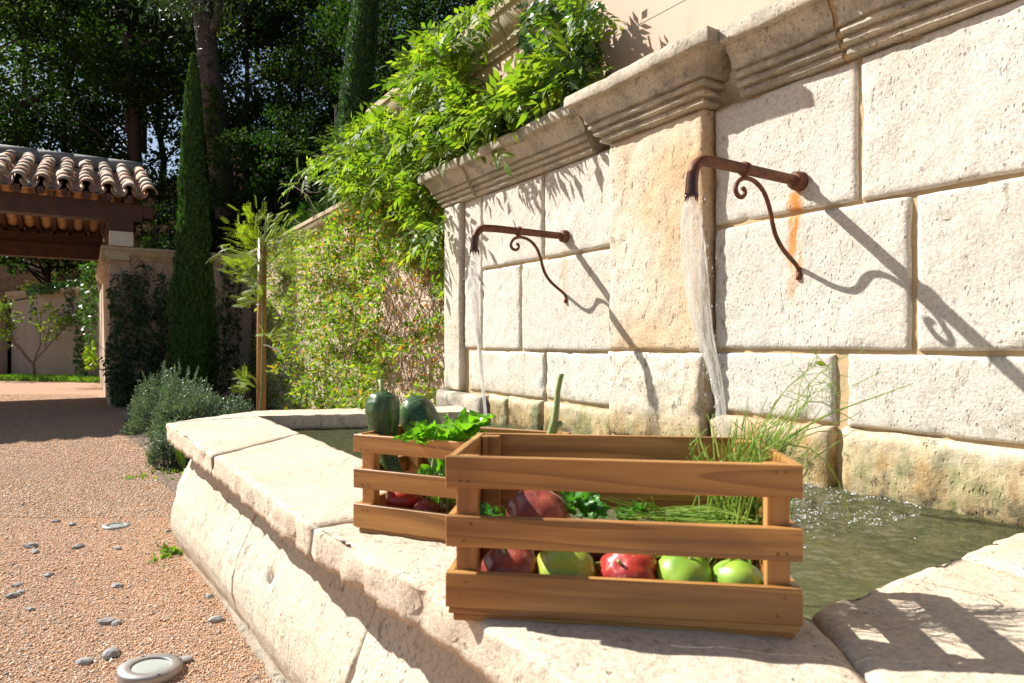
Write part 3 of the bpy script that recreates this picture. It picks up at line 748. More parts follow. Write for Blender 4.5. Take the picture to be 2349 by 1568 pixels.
# water surface
IMP = [SW(-1.33, 1.66), SW(-2.62, 1.58)]
polyW = [toSW(p) for p in (E1.lerp(A_, .85), I1-NW*.03, I2-NW*.03, I3-NW*.02+U*.03)]+[(-.53, 2.02), (-3.3, 2.02), toSW(B_+Vector((0, .03, 0)))]
sx = np.arange(-3.9, -.5, .014); wx = np.arange(.55, 2.03, .014)
v = []; idx = {}; f = []
for i, s in enumerate(sx):
    for j, w in enumerate(wx):
        if inpoly(s, w, polyW):
            p = SW(s, w); a = 0
            for c in IMP: D = (p-c).length; a += math.exp(-(D/.30)**2)*.018+math.exp(-D/.6)*.012
            z = .500+fb(Vector((s*16, w*16, 1)), 4)*(a+.0012)+noise.noise(Vector((s*55, w*55, 0)))*a*.6
            idx[i, j] = len(v); v.append(Vector((p.x, p.y, z)))
for (i, j), a in idx.items():
    if (i+1, j) in idx and (i, j+1) in idx and (i+1, j+1) in idx: f.append([a, idx[i+1, j], idx[i+1, j+1], idx[i, j+1]])
tag(put('water', mesh(v, f, False), M['water'], smooth=True), kind='structure')
bigp = [SW(-3.75, .74), SW(-.53, .74), SW(-.53, 2.03), SW(-3.5, 2.03)]

# concrete footing strip along the basin foot
ft = []
for k, pxy in enumerate([(400, 1196), (425, 1245), (470, 1310), (520, 1385), (560, 1450), (600, 1510), (655, 1600)]): ft.append(PZ(*pxy))
ftq = lerpn(ft, 60); v = []; f = []
for i, p in enumerate(ftq):
    k1 = noise.noise(Vector((i*.4, 0, 0)))*.012
    for d, z in ((-.012+k1, -.01), (-.010+k1, .010), (0+k1, .017), (.028+k1*.5, .014), (.045, -.01)):
        q = p+NW*d; v.append(Vector((q.x, q.y, z+noise.noise(Vector((i*.7, d*90, 2)))*.006)))
for i in range(60):
    for k in range(4): a = i*5+k; f.append([a, a+1, a+6, a+5])
tag(put('footing_strip', mesh(v, f), M['concrete'], smooth=True), 'narrow rough concrete footing strip along the foot of the basin', 'kerb')

# ------------------------------------------------------------------ SPOUTS
def spout(s0, label, zoff=0.):
    base = SW(s0, W0, 1.515+zoff)
    def q(L, z): return SW(s0, W0-L, z+zoff)
    t = thing('water_spout', base, label, 'spout', 'rusty spouts on the fountain wall')
    pts = [q(-.03, 1.515), q(.12, 1.515), q(.28, 1.515), q(.42, 1.515), q(.47, 1.513)]
    for a in range(1, 9): an = a/8*R(84); pts.append(q(.475+.058*math.sin(an), 1.457+.056*math.cos(an)))
    m = MB(); m.tube(pts, [.0175]*4+[.0175, .0172, .017, .0168, .0168, .017, .0172, .0175, .018], 16); m.put('pipe', M['rust'], t, True)
    m = MB(); nz = [q(.533, 1.466), q(.536, 1.44), q(.538, 1.415), q(.538, 1.402)]
    m.tube(nz, [.0182, .0185, .0195, .021], 16, False)
    m.tube([q(.538, 1.403), q(.536, 1.42), q(.534, 1.45)], [.0185, .016, .014], 16, False)
    for i in range(0, 16):   # scalloped lip
        pass
    for k in range(4):
        a = R(90*k+20); c = q(.538, 1.395); m.tube([c+Vector((math.cos(a)*.018, math.sin(a)*.018, .012)), c+Vector((math.cos(a)*.021, math.sin(a)*.021, -.012))], [.006, .0015], 6)
    m.put('nozzle', M['wetiron'], t, True)
    m = MB(); prof = [(.0, .012), (.030, .012), (.034, .006), (.034, 0), (.029, -.004), (.033, -.009), (.033, -.016), (.028, -.020), (.030, -.026), (.029, -.034), (.022, -.040), (0, -.040)]
    RM = NW.to_track_quat('Z', 'Y').to_matrix(); m.lathe([(r, z) for r, z in prof], 24, base, RM); m.put('flange', M['rust'], t, True)
    m = MB(); m.lathe([(.0175, -.012), (.022, -.010), (.0235, 0), (.022, .010), (.0175, .012)], 20, q(.293, 1.515), RM); m.put('collar', M['rust'], t, True)
    cs = [(.006, 1.185), (.008, 1.215), (.03, 1.235), (.061, 1.254), (.10, 1.281), (.132, 1.316), (.151, 1.355), (.162, 1.392), (.178, 1.428), (.201, 1.458), (.228, 1.476), (.257, 1.486), (.288, 1.487), (.311, 1.481), (.330, 1.466), (.338, 1.448), (.332, 1.432), (.316, 1.424), (.300, 1.428), (.292, 1.441), (.298, 1.453), (.308, 1.451)]
    V = [Vector((a, b, 0)) for a, b in cs]; pp = []
    for i in range(len(V)-1):
        p0 = V[max(i-1, 0)]; p1 = V[i]; p2 = V[i+1]; p3 = V[min(i+2, len(V)-1)]
        for k in range(3):
            u = k/3; c = .5*((2*p1)+(p2-p0)*u+(2*p0-5*p1+4*p2-p3)*u*u+(3*p1-p0-3*p2+p3)*u**3); pp.append(q(c.x, c.y))
    m = MB(); m.tube(pp, [.0075]*(len(pp)-9)+[.007]*9, 8); m.tube([q(.008, 1.18), q(.006, 1.205)], .010, 8); m.put('bracket', M['rust'], t, True)
    m = MB(); m.lathe([(0, .006), (.010, .006), (.010, -.002), (0, -.002)], 10, q(.293, 1.492), None); m.put('rivet', M['rust'], t, True)
    return t
spout(-1.328, 'large rusty iron spout right of the stone pilaster, nearest the viewer')
spout(-2.615, 'smaller looking rusty iron spout left of the stone pilaster', -.015)

def stream(s0, L0, z0, path, label, dense):
    """path: (L from the wall, z, half width)"""
    v = []; f = []; nseg = 130; m = 22; rr = s0*7
    P = [Vector(p) for p in path]
    for i in range(nseg+1):
        t = i/nseg*(len(P)-1); k = min(int(t), len(P)-2); c = P[k].lerp(P[k+1], t-k)
        for a in range(m):
            q = 2*math.pi*a/m; n1 = fb(Vector((math.cos(q)*1.1+rr, math.sin(q)*1.1, c.y*5)), 3)
            rad = c.z*(1+.5*n1+.35*noise.noise(Vector((math.cos(q)*3, math.sin(q)*3+rr, c.y*26))))
            v.append(SW(s0+math.cos(q)*rad, W0-c.x+math.sin(q)*rad*.55+fb(Vector((c.y*6, rr, 0)), 2)*.004, c.y))
    for i in range(nseg):
        for a in range(m): b0 = i*m+a; b1 = i*m+(a+1) % m; f.append([b0, b1, b1+m, b0+m])
    t = thing('water_jet', SW(s0, W0-path[0][0], path[0][1]), label, 'water', 'water falling from the spouts')
    put('water_column', mesh(v, f), M['stream'], t, True)
    m = MB()
    for k in range(16):
        a0 = random.uniform(-1, 1); b0 = random.uniform(-1, 1); pts = []; rr_ = []; u0 = random.uniform(0, .25); u1 = random.uniform(.75, 1.)
        for i in range(26):
            u = (u0+(u1-u0)*i/25)*(len(P)-1); kk = min(int(u), len(P)-2); c = P[kk].lerp(P[kk+1], u-kk)
            j = noise.noise(Vector((c.y*7, k*3.1, rr)))*.7; pts.append(SW(s0+(a0+j)*c.z*1.05, W0-c.x+b0*c.z*.5, c.y)); rr_.append((.0012+.0022*abs(noise.noise(Vector((c.y*22, k, 3))))*2)*(math.sin(math.pi*min(1, i/25))+.15))
        m.tube(pts, rr_, 6)
    m.put('strands', M['strand'], t, True)['kind'] = 'stuff'
    pos = []; sz = []
    for _ in range(dense):
        u = random.random()**.7*(len(P)-1); k = min(int(u), len(P)-2); c = P[k].lerp(P[k+1], u-k); wd = c.z*random.gauss(0, 1.0)
        pos.append(SW(s0+wd, W0-c.x+random.gauss(0, 1)*c.z*.7, c.y)); sz.append(random.uniform(.0008, .002))
    ico = bmesh.new(); bmesh.ops.create_icosphere(ico, subdivisions=1, radius=1); iv = np.array([x.co[:] for x in ico.verts], dtype=np.float32); it = np.array([[a.index for a in x.verts] for x in ico.faces]); ico.free()
    iv[:, 1] *= 2.6
    co, tr = scatter((iv, it), [tuple(p) for p in pos], np.tile([0, 0, -1.], (len(pos), 1))+rng.normal(size=(len(pos), 3))*.15, rnd3(len(pos)), sz)
    o = put('droplets', npmesh(co, tr), M['drop'], t, True); o['kind'] = 'stuff'
stream(-1.328, .538, 1.40, [(.538, 1.405, .015), (.542, 1.36, .025), (.540, 1.30, .035), (.532, 1.22, .036), (.515, 1.13, .032), (.490, 1.04, .030), (.462, .96, .026), (.438, .88, .020), (.41, .78, .017), (.39, .66, .015), (.38, .50, .018)],
       'broad sheet of falling water from the nearer spout', 130)
stream(-2.615, .538, 1.385, [(.538, 1.39, .014), (.541, 1.33, .026), (.542, 1.26, .032), (.54, 1.18, .028), (.53, 1.08, .018), (.515, .97, .012), (.50, .82, .010), (.48, .66, .009), (.47, .50, .012)],
       'pale falling water from the farther spout by the wall end', 70)
# foam, splash and modelled glint specks on the water
ico = bmesh.new(); bmesh.ops.create_icosphere(ico, subdivisions=1, radius=1); iv = np.array([x.co[:] for x in ico.verts], dtype=np.float32); it = np.array([[a.index for a in x.verts] for x in ico.faces]); ico.free()
pos = []; sz = []
for c, n, R0 in ((IMP[0], 420, .22), (IMP[1], 350, .13)):
    for _ in range(n):
        p = c+Vector((random.gauss(0, R0), random.gauss(0, R0), 0)); s_, w_ = toSW(p)
        if not (.80 < w_ < 1.99) or s_ > -.6: continue
        pos.append((p.x, p.y, .502+abs(random.gauss(0, 1))*.006)); sz.append(random.uniform(.0008, .0030))
for _ in range(48):  # extra bubble streaks standing in for sun glints on the ripples
    c0 = IMP[0]+Vector((random.uniform(-.05, .42), random.uniform(-.38, .12), 0)); L_ = random.uniform(.01, .035); a0 = random.gauss(0, .4)
    for _ in range(14):
        p = c0+Vector((math.cos(a0), math.sin(a0), 0))*random.gauss(0, L_)+Vector((random.gauss(0, .004), random.gauss(0, .004), 0)); s_, w_ = toSW(p)
        if .82 < w_ < 1.99 and s_ < -.62: pos.append((p.x, p.y, .503+random.random()*.006)); sz.append(random.uniform(.0008, .0026))
for _ in range(300): p = SW(random.uniform(-2.9, -.9), 2.0-abs(random.gauss(0, .02)), .503); pos.append(tuple(p)); sz.append(random.uniform(.001, .0035))
co, tr = scatter((iv*np.array([1, 1, .6], dtype=np.float32), it), pos, rnd3(len(pos)), np.tile([0, 0, 1.], (len(pos), 1)), sz)
tag(put('foam_and_glints', npmesh(co, tr), M['drop'], smooth=True), 'white bubbles, splashes and added glint specks where the jets hit the pool', 'foam', kind='stuff')

# ------------------------------------------------------------------ CRATES
def crate(loc, ang, Wd, Dp, sl, base, label):
    t = thing('wooden_crate', loc, label, 'crate', 'slatted wooden crates on the basin coping', rz=ang)
    th = .012; z0 = loc[2]; random.seed(int(Wd*1000))
    def bx(name, a, b_, m, bev=.0012):
        v = [[x, y, z] for z in (a[2], b_[2]) for y in (a[1], b_[1]) for x in (a[0], b_[0])]
        for q in v:
            for k in range(3): q[k] += random.uniform(-.0006, .0006)
        mb = MB(); mb.add(v, [(0,1,3,2),(4,6,7,5),(0,4,5,1),(1,5,7,3),(3,7,6,2),(2,6,4,0)]); return mb.put(name, m, t, bevel=bev)
    for lo, hi in sl:
        bx('slat', (0, 0, lo-z0), (Wd, th, hi-z0), M['teak0']); bx('slat', (0, Dp-th, lo-z0), (Wd, Dp, hi-z0), M['teak0'])
        bx('slat', (.0005, th+.0005, lo-z0), (th, Dp-th-.0005, hi-z0), M['teak1']); bx('slat', (Wd-th, th+.0005, lo-z0), (Wd-.0005, Dp-th-.0005, hi-z0), M['teak1'])
    for lo, hi in sl:
        for x in (.022, .034, Wd-.034, Wd-.022):
            m = MB(); m.lathe([(0, -.0006), (.0014, -.0005), (.0016, .001)], 8, (x+random.gauss(0, .002), 0, (lo+hi)/2-z0+random.choice((-.012, .012))), Euler((R(90), 0, 0)).to_matrix()); m.put('nail', M['wetiron'], t)
    pw = .030; top = sl[0][1]-.002-z0
    for x in (th+.001, Wd-th-pw-.001):
        for y in (th+.001, Dp-th-.022): bx('post', (x, y, .016), (x+pw, y+.021, top), M['teak2'])
    n = 4; g = .006; pwid = (Dp-.004-g*(n-1))/n
    for k in range(n): bx('base_board', (.004, .002+k*(pwid+g), base-z0), (Wd-.004, .002+k*(pwid+g)+pwid, base-z0+.011), M['teak0'])
    for y in (.006, Dp-.036): bx('foot_batten', (.01, y, -.004), (Wd-.01, y+.03, base-z0-.0005), M['teak0'])
    return t
ANG1 = math.atan2(-.134, .991); O1 = Vector((-.094, .921, ZT+.0015))
c1 = crate(O1, ANG1, .480, .250, [(.764, .808), (.681, .724), (.596, .645)], .586, 'large slatted teak crate of tomatoes and herbs at the front')
ANG2 = math.atan2(-.413, .911); O2 = Vector((-.3286, 1.352, ZT+.0015))
c2 = crate(O2, ANG2, .400, .215, [(.742, .778), (.668, .708), (.588, .636)], .585, 'smaller teak crate with squashes and basil behind the large one')
def L1(x, y, z=0.): return O1+Matrix.Rotation(ANG1, 3, 'Z') @ Vector((x, y, z))
def L2(x, y, z=0.): return O2+Matrix.Rotation(ANG2, 3, 'Z') @ Vector((x, y, z))
random.seed(11)
# tomatoes
def tomato(p, r, mat, label, ribs=5, rib=.06, flat=.82, tilt=(0, 0, 0), stalk=True):
    flat *= .86; rib *= 1.5; p = Vector(p)-Vector((0, 0, .0045)); r *= .97
    t = thing('tomato', p, label, 'tomato', 'heirloom tomatoes in the crates')
    RM = Euler(tilt).to_matrix(); nu, nv = 40, 22; v = []; f = []; ph = random.random()*6
    for j in range(nv+1):
        a = math.pi*j/nv
        for i in range(nu):
            q = 2*math.pi*i/nu; k = 1-rib*(abs(math.sin(ribs*.5*q+ph)) < .999)*(1-abs(math.sin(ribs*.5*q+ph)))**1.6*math.sin(a)**.6
            k *= 1+.04*noise.noise(Vector((math.cos(q)+ph, math.sin(q), a)))
            z = math.cos(a)*flat; x = math.sin(a)
            if a < .4: z -= (.4-a)**2*.5
            v.append(RM @ Vector((x*k*math.cos(q), x*k*math.sin(q), z))*r+Vector(p))
    for j in range(nv):
        for i in range(nu): A = j*nu+i; B = j*nu+(i+1) % nu; f.append([A, B, B+nu, A+nu])
    put('fruit', mesh(v, f), mat, t, True)
    if stalk:
        tip = Vector(p)+RM @ Vector((0, 0, flat*r*.78)); pos = []; d = []; n = []
        for k in range(6):
            an = k*1.05+ph; dv = RM @ Vector((math.cos(an), math.sin(an), .25)); pos.append(tuple(tip)); d.append(tuple(dv)); n.append(tuple(RM @ Vector((0, 0, 1))))
        leafobj('calyx', T_LEAF, M['sqstem'], pos, d, n, [r*.38]*6, t)
        m = MB(); m.tube([tip, tip+RM @ Vector((0, .002, r*.3))], [.003, .0025], 6); m.put('stalk', M['sqstem'], t, True)
    return t
zb = .598
tomato(L1(.083, .062, zb-O1.z+.040), .046, M['tom_purple'], 'dark red brown tomato at the left end of the crate bottom row', 6, .07, .86, (.5, -.3, 0))
tomato(L1(.165, .066, zb-O1.z+.041), .048, M['tom_blush'], 'broad green tomato blushing orange on its right side', 7, .04, .85, (.2, .1, 0))
tomato(L1(.256, .064, zb-O1.z+.040), .047, M['tom_red'], 'bright red deeply ribbed tomato in the middle of the bottom row', 8, .11, .85, (.7, -.6, 0))
tomato(L1(.336, .062, zb-O1.z+.041), .0435, M['tom_green'], 'lime green tomato between the red one and the end one', 5, .04, .93, (.4, .2, 0))
tomato(L1(.409, .058, zb-O1.z+.036), .0405, M['tom_green'], 'pale green tomato against the right post of the front crate', 5, .03, .9, (-.5, .3, 0))
tomato(L1(.118, .125, .125), .053, M['tom_purple'], 'big bronze and purple tomato on top at the left of the front crate', 7, .08, .78, (.35, .1, 0), False)
tomato(L1(.09, .165, .062), .046, M['tom_red'], 'red tomato buried at the back left of the front crate', 5, .05, .85)
tomato(L1(.20, .17, .060), .044, M['tom_purple'], 'dull purple tomato buried at the back of the front crate', 5, .05, .85)
tomato(L2(.075, .075, .062), .042, M['tom_red'], 'red tomato at the left end of the smaller crate', 5, .03, .88)
tomato(L2(.150, .055, .048), .036, M['tom_red'], 'small red tomato low behind the bottom slat of the smaller crate', 5, .03, .88)
tomato(L2(.23, .08, .052), .040, M['tom_red'], 'red tomato under the basil in the smaller crate', 5, .03, .88)
tomato(L2(.31, .10, .052), .040, M['tom_red'], 'red tomato at the right end of the smaller crate', 5, .03, .88)
# squashes
def squash(path, rad, stalk, label, smat=None):
    path = [Vector(p) for p in path]; t = thing('squash', path[0], label, 'squash', 'dark green squashes in the smaller crate')
    nseg = 66; pts = []; rr = []
    for i in range(nseg+1):
        u = i/nseg*(len(path)-1); k = min(int(u), len(path)-2); fr = u-k
        p0 = path[max(k-1, 0)]; p1 = path[k]; p2 = path[k+1]; p3 = path[min(k+2, len(path)-1)]
        pts.append(.5*((2*p1)+(p2-p0)*fr+(2*p0-5*p1+4*p2-p3)*fr*fr+(3*p1-p0-3*p2+p3)*fr**3))
        rr.append(rad[k]*(1-fr)+rad[k+1]*fr)
    m = MB(); m.tube(pts, rr, 28); me = m.mesh()
    for i, vv in enumerate(me.vertices):
        k = (i % 28)
        a = int(i/28)
        if a < len(pts): c = pts[a]; q = k/28*2*math.pi; vv.co = c+(vv.co-c)*(1+.035*math.cos(q*7))
    put('skin', me, M['squash'], t, True)
    m = MB(); s = [Vector(p) for p in stalk]; m.tube(s, [.008]+[.0052]*(len(s)-2)+[.0065], 9); m.put('stalk', M['sqstem'], t, True)
    return t
q = lambda px, py, Y: PY(px, py, Y)
squash([q(876, 897, 1.43), q(876, 898.5, 1.43), q(876, 902, 1.43), q(876, 909, 1.43), q(877, 921, 1.43), q(877, 940, 1.43), q(879, 963, 1.43), q(881, 995, 1.43), q(888, 1040, 1.43), q(905, 1090, 1.42), q(928, 1140, 1.41), q(950, 1185, 1.40)], [.002, .012, .020, .028, .0345, .0372, .0350, .0290, .0215, .018, .019, .012],
       [q(877, 905, 1.43), q(877, 893, 1.43), q(874, 871, 1.43)], 'dark green squash standing upright with its round end and stalk up')
squash([q(939, 911, 1.50), q(940, 913, 1.50), q(942, 918, 1.50), q(946, 927, 1.50), q(951, 938, 1.50), q(958, 954, 1.49), q(975, 985, 1.48), q(1000, 1030, 1.46), q(1025, 1090, 1.43), q(1035, 1150, 1.41)], [.002, .015, .025, .034, .040, .043, .040, .028, .022, .014],
       [q(948, 925, 1.50), q(941, 918, 1.50), q(938, 916, 1.50)], 'dark green squash leaning right behind the upright one')
# pale curved stem sticking up
t = thing('vegetable_stem', q(1262, 1000, 1.33), 'knobbly green and white stem poking up behind the front crate', 'stem')
m = MB(); m.tube([q(1258, 1060, 1.33), q(1262, 1000, 1.33), q(1272, 965, 1.33), q(1277, 930, 1.33), q(1279, 900, 1.33), q(1285, 870, 1.33), q(1286, 858, 1.33)], [.009, .009, .008, .0065, .006, .0055, .0078], 9); m.put('stalk', M['sqstem'], t, True)
m = MB(); m.tube([q(1266, 1000, 1.33), q(1276, 982, 1.33), q(1289, 969, 1.33)], [.007, .0055, .0055], 8); m.put('stub', M['sqstem'], t, True)
# basil: curved leaves, each a part
def curved_leaf(Ln=1., Wd=.55, cup=.25, curl=.35, wav=.0, nu=7, nv=5, serr=0.):
    v = []; f = []
    for i in range(nu+1):
        t_ = i/nu; hw = Wd*.5*math.sin(math.pi*min(1, t_*1.0+.02))**.75*(1-.25*t_)
        if serr: hw *= 1+serr*((i % 2)*2-1)
        for j in range(nv+1):
            s_ = (j/nv-.5)*2; x = hw*s_; y = Ln*t_; z = cup*abs(s_)**1.5*hw-curl*t_*t_*.5+wav*math.sin(t_*11+s_*3)*abs(s_)*.1; v.append((x, y, z))
    for i in range(nu):
        for j in range(nv): a = i*(nv+1)+j; f += [(a, a+1, a+nv+2), (a, a+nv+2, a+nv+1)]
    return T(v, f)
def smoothme(me):
    me.polygons.foreach_set('use_smooth', [True]*len(me.polygons)); return me
bm_ = [smoothme(single_leaf_mesh(curved_leaf(1, .62, .5, .5, 1.2), M['basil'])), smoothme(single_leaf_mesh(curved_leaf(1, .55, .9, .9, 1.6), M['basil']))]
bt = thing('basil_bunch', q(1020, 1010, 1.36), 'bright glossy basil bunch spilling from the smaller crate', 'herb')
cen = q(1015, 1030, 1.38)
for k in range(46):
    px = random.uniform(945, 1095); py = 1008-abs(random.gauss(0, 1))*20-(14 if px > 1020 else 0); Y = random.uniform(1.27, 1.40)
    tip = q(px, max(py, 952), Y); base = tip.lerp(cen, random.uniform(.35, .7)); d = tip-base+Vector((0, 0, .01))
    leafparts('leaf', bm_[k % 2], [(tip-d.normalized()*.028, d+Vector((random.gauss(0, .03), random.gauss(0, .03), 0)), Vector((random.gauss(0, .5), random.gauss(0, .5)-.2, 1)), random.uniform(.040, .066))], bt)
for k in range(34):
    p = L2(random.uniform(.12, .37), random.uniform(.03, .10), random.uniform(.05, .15))
    leafparts('leaf', bm_[k % 2], [(p, Vector((random.gauss(0, 1), random.gauss(0, .6), random.gauss(.3, .6))), Vector((random.gauss(0, .5), -1, .6)), random.uniform(.035, .055))], bt)
m = MB()
for k in range(10): a = L2(random.uniform(.14, .2)+.014*k, .05, .03+.004*k); m.tube([a, a.lerp(q(1000+k*6, 1040, 1.33), .6)+Vector((0, 0, .01)), q(1000+k*8, 1010, 1.35)], [.003, .0028, .002], 6)
m.put('stems', M['sqstem'], bt, True)
# flower heads
pos = [tuple(q(990+random.gauss(0, 12), 997+random.gauss(0, 6), 1.33+random.gauss(0, .01))) for _ in range(160)]
leafobj('flower_buds', T_LEAF, M['basil'], pos, rnd3(160)+np.array([0, 0, .6]), rnd3(160), rng.uniform(.005, .010, 160), bt)['kind'] = 'stuff'
# mint
mm = smoothme(single_leaf_mesh(curved_leaf(1, .7, .5, .5, 1., nu=10, serr=.09), M['mint']))
for name, pts, lab in (('mint_sprig', [(1330, 1150), (1300, 1168), (1345, 1172), (1310, 1150), (1365, 1165), (1322, 1140), (1352, 1143), (1290, 1178), (1375, 1178), (1335, 1168)], 'crinkled mint sprig beside the purple tomato in the front crate'),
                       ('mint_sprig', [(1445, 1178), (1465, 1168), (1425, 1182), (1480, 1180), (1455, 1190)], 'smaller mint sprig right of the other mint in the front crate'),
                       ('mint_sprig', [(1120, 1172), (1105, 1178), (1130, 1180), (1240, 1165), (1225, 1185), (1245, 1150)], 'dark mint leaves tucked around the purple tomato')):
    mt = thing(name, q(*pts[0], 1.07), lab, 'herb', 'mint sprigs in the front crate'); c0 = q(sum(p[0] for p in pts)/len(pts), 1185, 1.06)
    for k in range(len(pts)*2):
        px, py = pts[k % len(pts)]; p = q(px+random.gauss(0, 5), py+random.gauss(0, 4), random.uniform(1.02, 1.10)); d = p-c0+Vector((random.gauss(0, .02), 0, .012))
        leafparts('leaf', mm, [(p-d.normalized()*.016, d, Vector((random.gauss(0, .4), -.5, 1)), random.uniform(.028, .044))], mt)
    m = MB(); m.tube([c0-Vector((0, 0, .05)), c0], .002, 5); m.put('stem', M['greentwig'], mt)
# dill / chives
ht = thing('herb_bunch', L1(.42, .17, .02), 'feathery green dill and chive bunch standing up at the right of the front crate', 'herb')
def blade(m, pts, r0, r1=.0005, n=5):
    pts = [Vector(p) for p in pts]; k = len(pts); o = []
    for i in range(7):
        u = i/6*(k-1); a = min(int(u), k-2); o.append(pts[a].lerp(pts[a+1], u-a))
    # smooth once
    o = [o[0]]+[(o[i-1]+o[i]*2+o[i+1])/4 for i in range(1, 6)]+[o[6]]
    m.tube(o, [r0+(r1-r0)*i/6 for i in range(7)], n)
m = MB()
for k in range(115):
    a = L1(.42+random.gauss(0, .025), .13+random.gauss(0, .035), random.uniform(.04, .12))
    px = min(1960, max(1580, random.gauss(1740, 75))); py = 1055-abs(random.gauss(0, 1))*55-(px-1640)*.15
    b_ = q(px, py, 1.02+random.gauss(0, .04)); mid = a.lerp(b_, .55)+Vector((random.gauss(0, .01), random.gauss(0, .01), .015))
    blade(m, [a, mid, b_], .0014)
    if random.random() < .5:
        for _ in range(3): e = mid.lerp(b_, random.random()); blade(m, [e, e+Vector((random.gauss(.01, .014), random.gauss(0, .012), random.uniform(.005, .03)))], .0008)
m.put('stalks', M['dill'], ht)['kind'] = 'stuff'
for pts, r in (([(1745, 1050), (1800, 1010), (1880, 955), (2000, 915), (2095, 880)], .0022), ([(1760, 1045), (1830, 990), (1900, 950), (1965, 925)], .0024), ([(1765, 1030), (1840, 1005), (1900, 1060), (1935, 1120), (1955, 1215)], .0016),
               ([(1740, 1050), (1790, 1000), (1850, 900), (1905, 935), (1960, 965)], .0014), ([(1730, 1050), (1760, 960), (1800, 890), (1880, 830)], .0011), ([(1750, 1050), (1820, 930), (1880, 850), (1945, 815)], .001), ([(1700, 1050), (1720, 990), (1712, 940)], .0014),
               ([(1650, 1050), (1640, 1000), (1622, 950)], .0014), ([(1620, 1050), (1606, 1010), (1600, 980)], .0014), ([(1780, 1040), (1850, 980), (1920, 975), (1975, 945)], .0013), ([(1770, 1040), (1830, 960), (1830, 880), (1870, 820)], .0009), ([(1780, 1035), (1880, 985), (1940, 1000)], .001)):
    m = MB(); blade(m, [q(x, y, 1.03+.02*i) for i, (x, y) in enumerate(pts)], r, .0007, 6); m.put('long_stalk', M['dill'], ht)
m = MB()
for k in range(60):
    e = q(random.gauss(1880, 35), random.gauss(880, 38), 1.12+random.gauss(0, .02)); blade(m, [e, e+Vector((random.gauss(0, .02), random.gauss(0, .01), random.gauss(.005, .012)))], .0006)
m.put('feathery_tips', M['dill'], ht)['kind'] = 'stuff'
leafobj('yellow_leaf', T_LEAF, M['mim'], [tuple(q(1868, 832, 1.15))], [(1, 0, -.2)], [(0, -1, .5)], [.026], ht)
ht2 = thing('herb_bunch', L1(.30, .11, .10), 'green dill stems lying across the inside of the front crate', 'herb')
m = MB()
for k in range(110):
    a = L1(.44+random.gauss(0, .01), .12+random.gauss(0, .03), random.uniform(.08, .135)); b_ = q(random.uniform(1400, 1640), 1192-random.random()*25, 1.03+random.gauss(0, .03))
    blade(m, [a, a.lerp(b_, .5)+Vector((0, random.gauss(0, .006), random.gauss(.005, .006))), b_+Vector((0, 0, random.gauss(0, .004)))], .0013)
for k in range(14):
    a = q(random.uniform(1480, 1560), 1192, 1.03); b_ = q(random.uniform(1380, 1500), random.uniform(1138, 1165), 1.0); blade(m, [a, a.lerp(b_, .5)+Vector((0, 0, .002)), b_], .0013)
for k in range(60):
    x = random.uniform(1680, 1765); blade(m, [q(x, 1140, 1.06), q(x+random.gauss(0, 5), 1170, 1.06), q(x+random.gauss(0, 9), 1205, 1.05)], .002, .0015)
for k in range(12):
    a = q(random.uniform(1350, 1600), random.uniform(1280, 1310), .96); blade(m, [a, a+Vector((random.gauss(.02, .02), random.gauss(0, .004), random.gauss(.004, .008))), a+Vector((random.gauss(.05, .03), 0, random.gauss(-.004, .01)))], .0012)
m.put('stalks', M['dill'], ht2)['kind'] = 'stuff'

# ------------------------------------------------------------------ UPLIGHTS, stones, weeds
def uplight(p, r, label, lift):
    t = thing('ground_light', p, label, 'light', 'round steel ground lights in the gravel')
    RM = Euler((R(-3), R(4), 0)).to_matrix() if lift else None
    m = MB(); m.lathe([(r*.96, -.05), (r, .004+lift), (r*.985, .010+lift), (r*.64, .012+lift), (r*.62, .011+lift), (r*.62, .0+lift)], 40, p, RM); m.put('ring', M['steel'], t, True)
    m = MB(); m.lathe([(0, .0105+lift), (r*.3, .0105+lift), (r*.5, .0095+lift), (r*.615, .006+lift)], 40, p, RM); m.put('glass_lens', M['lens'], t, True)
    for k in range(4):
        a = R(45+90*k); m = MB(); c = p+Vector((math.cos(a)*r*.87, math.sin(a)*r*.87, .012+lift)); m.lathe([(0, .003), (.004, .003), (.0045, 0)], 8, c); m.put('screw', M['steel'], t)
uplight(PZ(345, 1540, .012), .085, 'large round steel ground light at the bottom edge of the photo', .006)
uplight(PZ(268, 1207, .002), .068, 'farther round ground light half lost in the gravel', -.006)
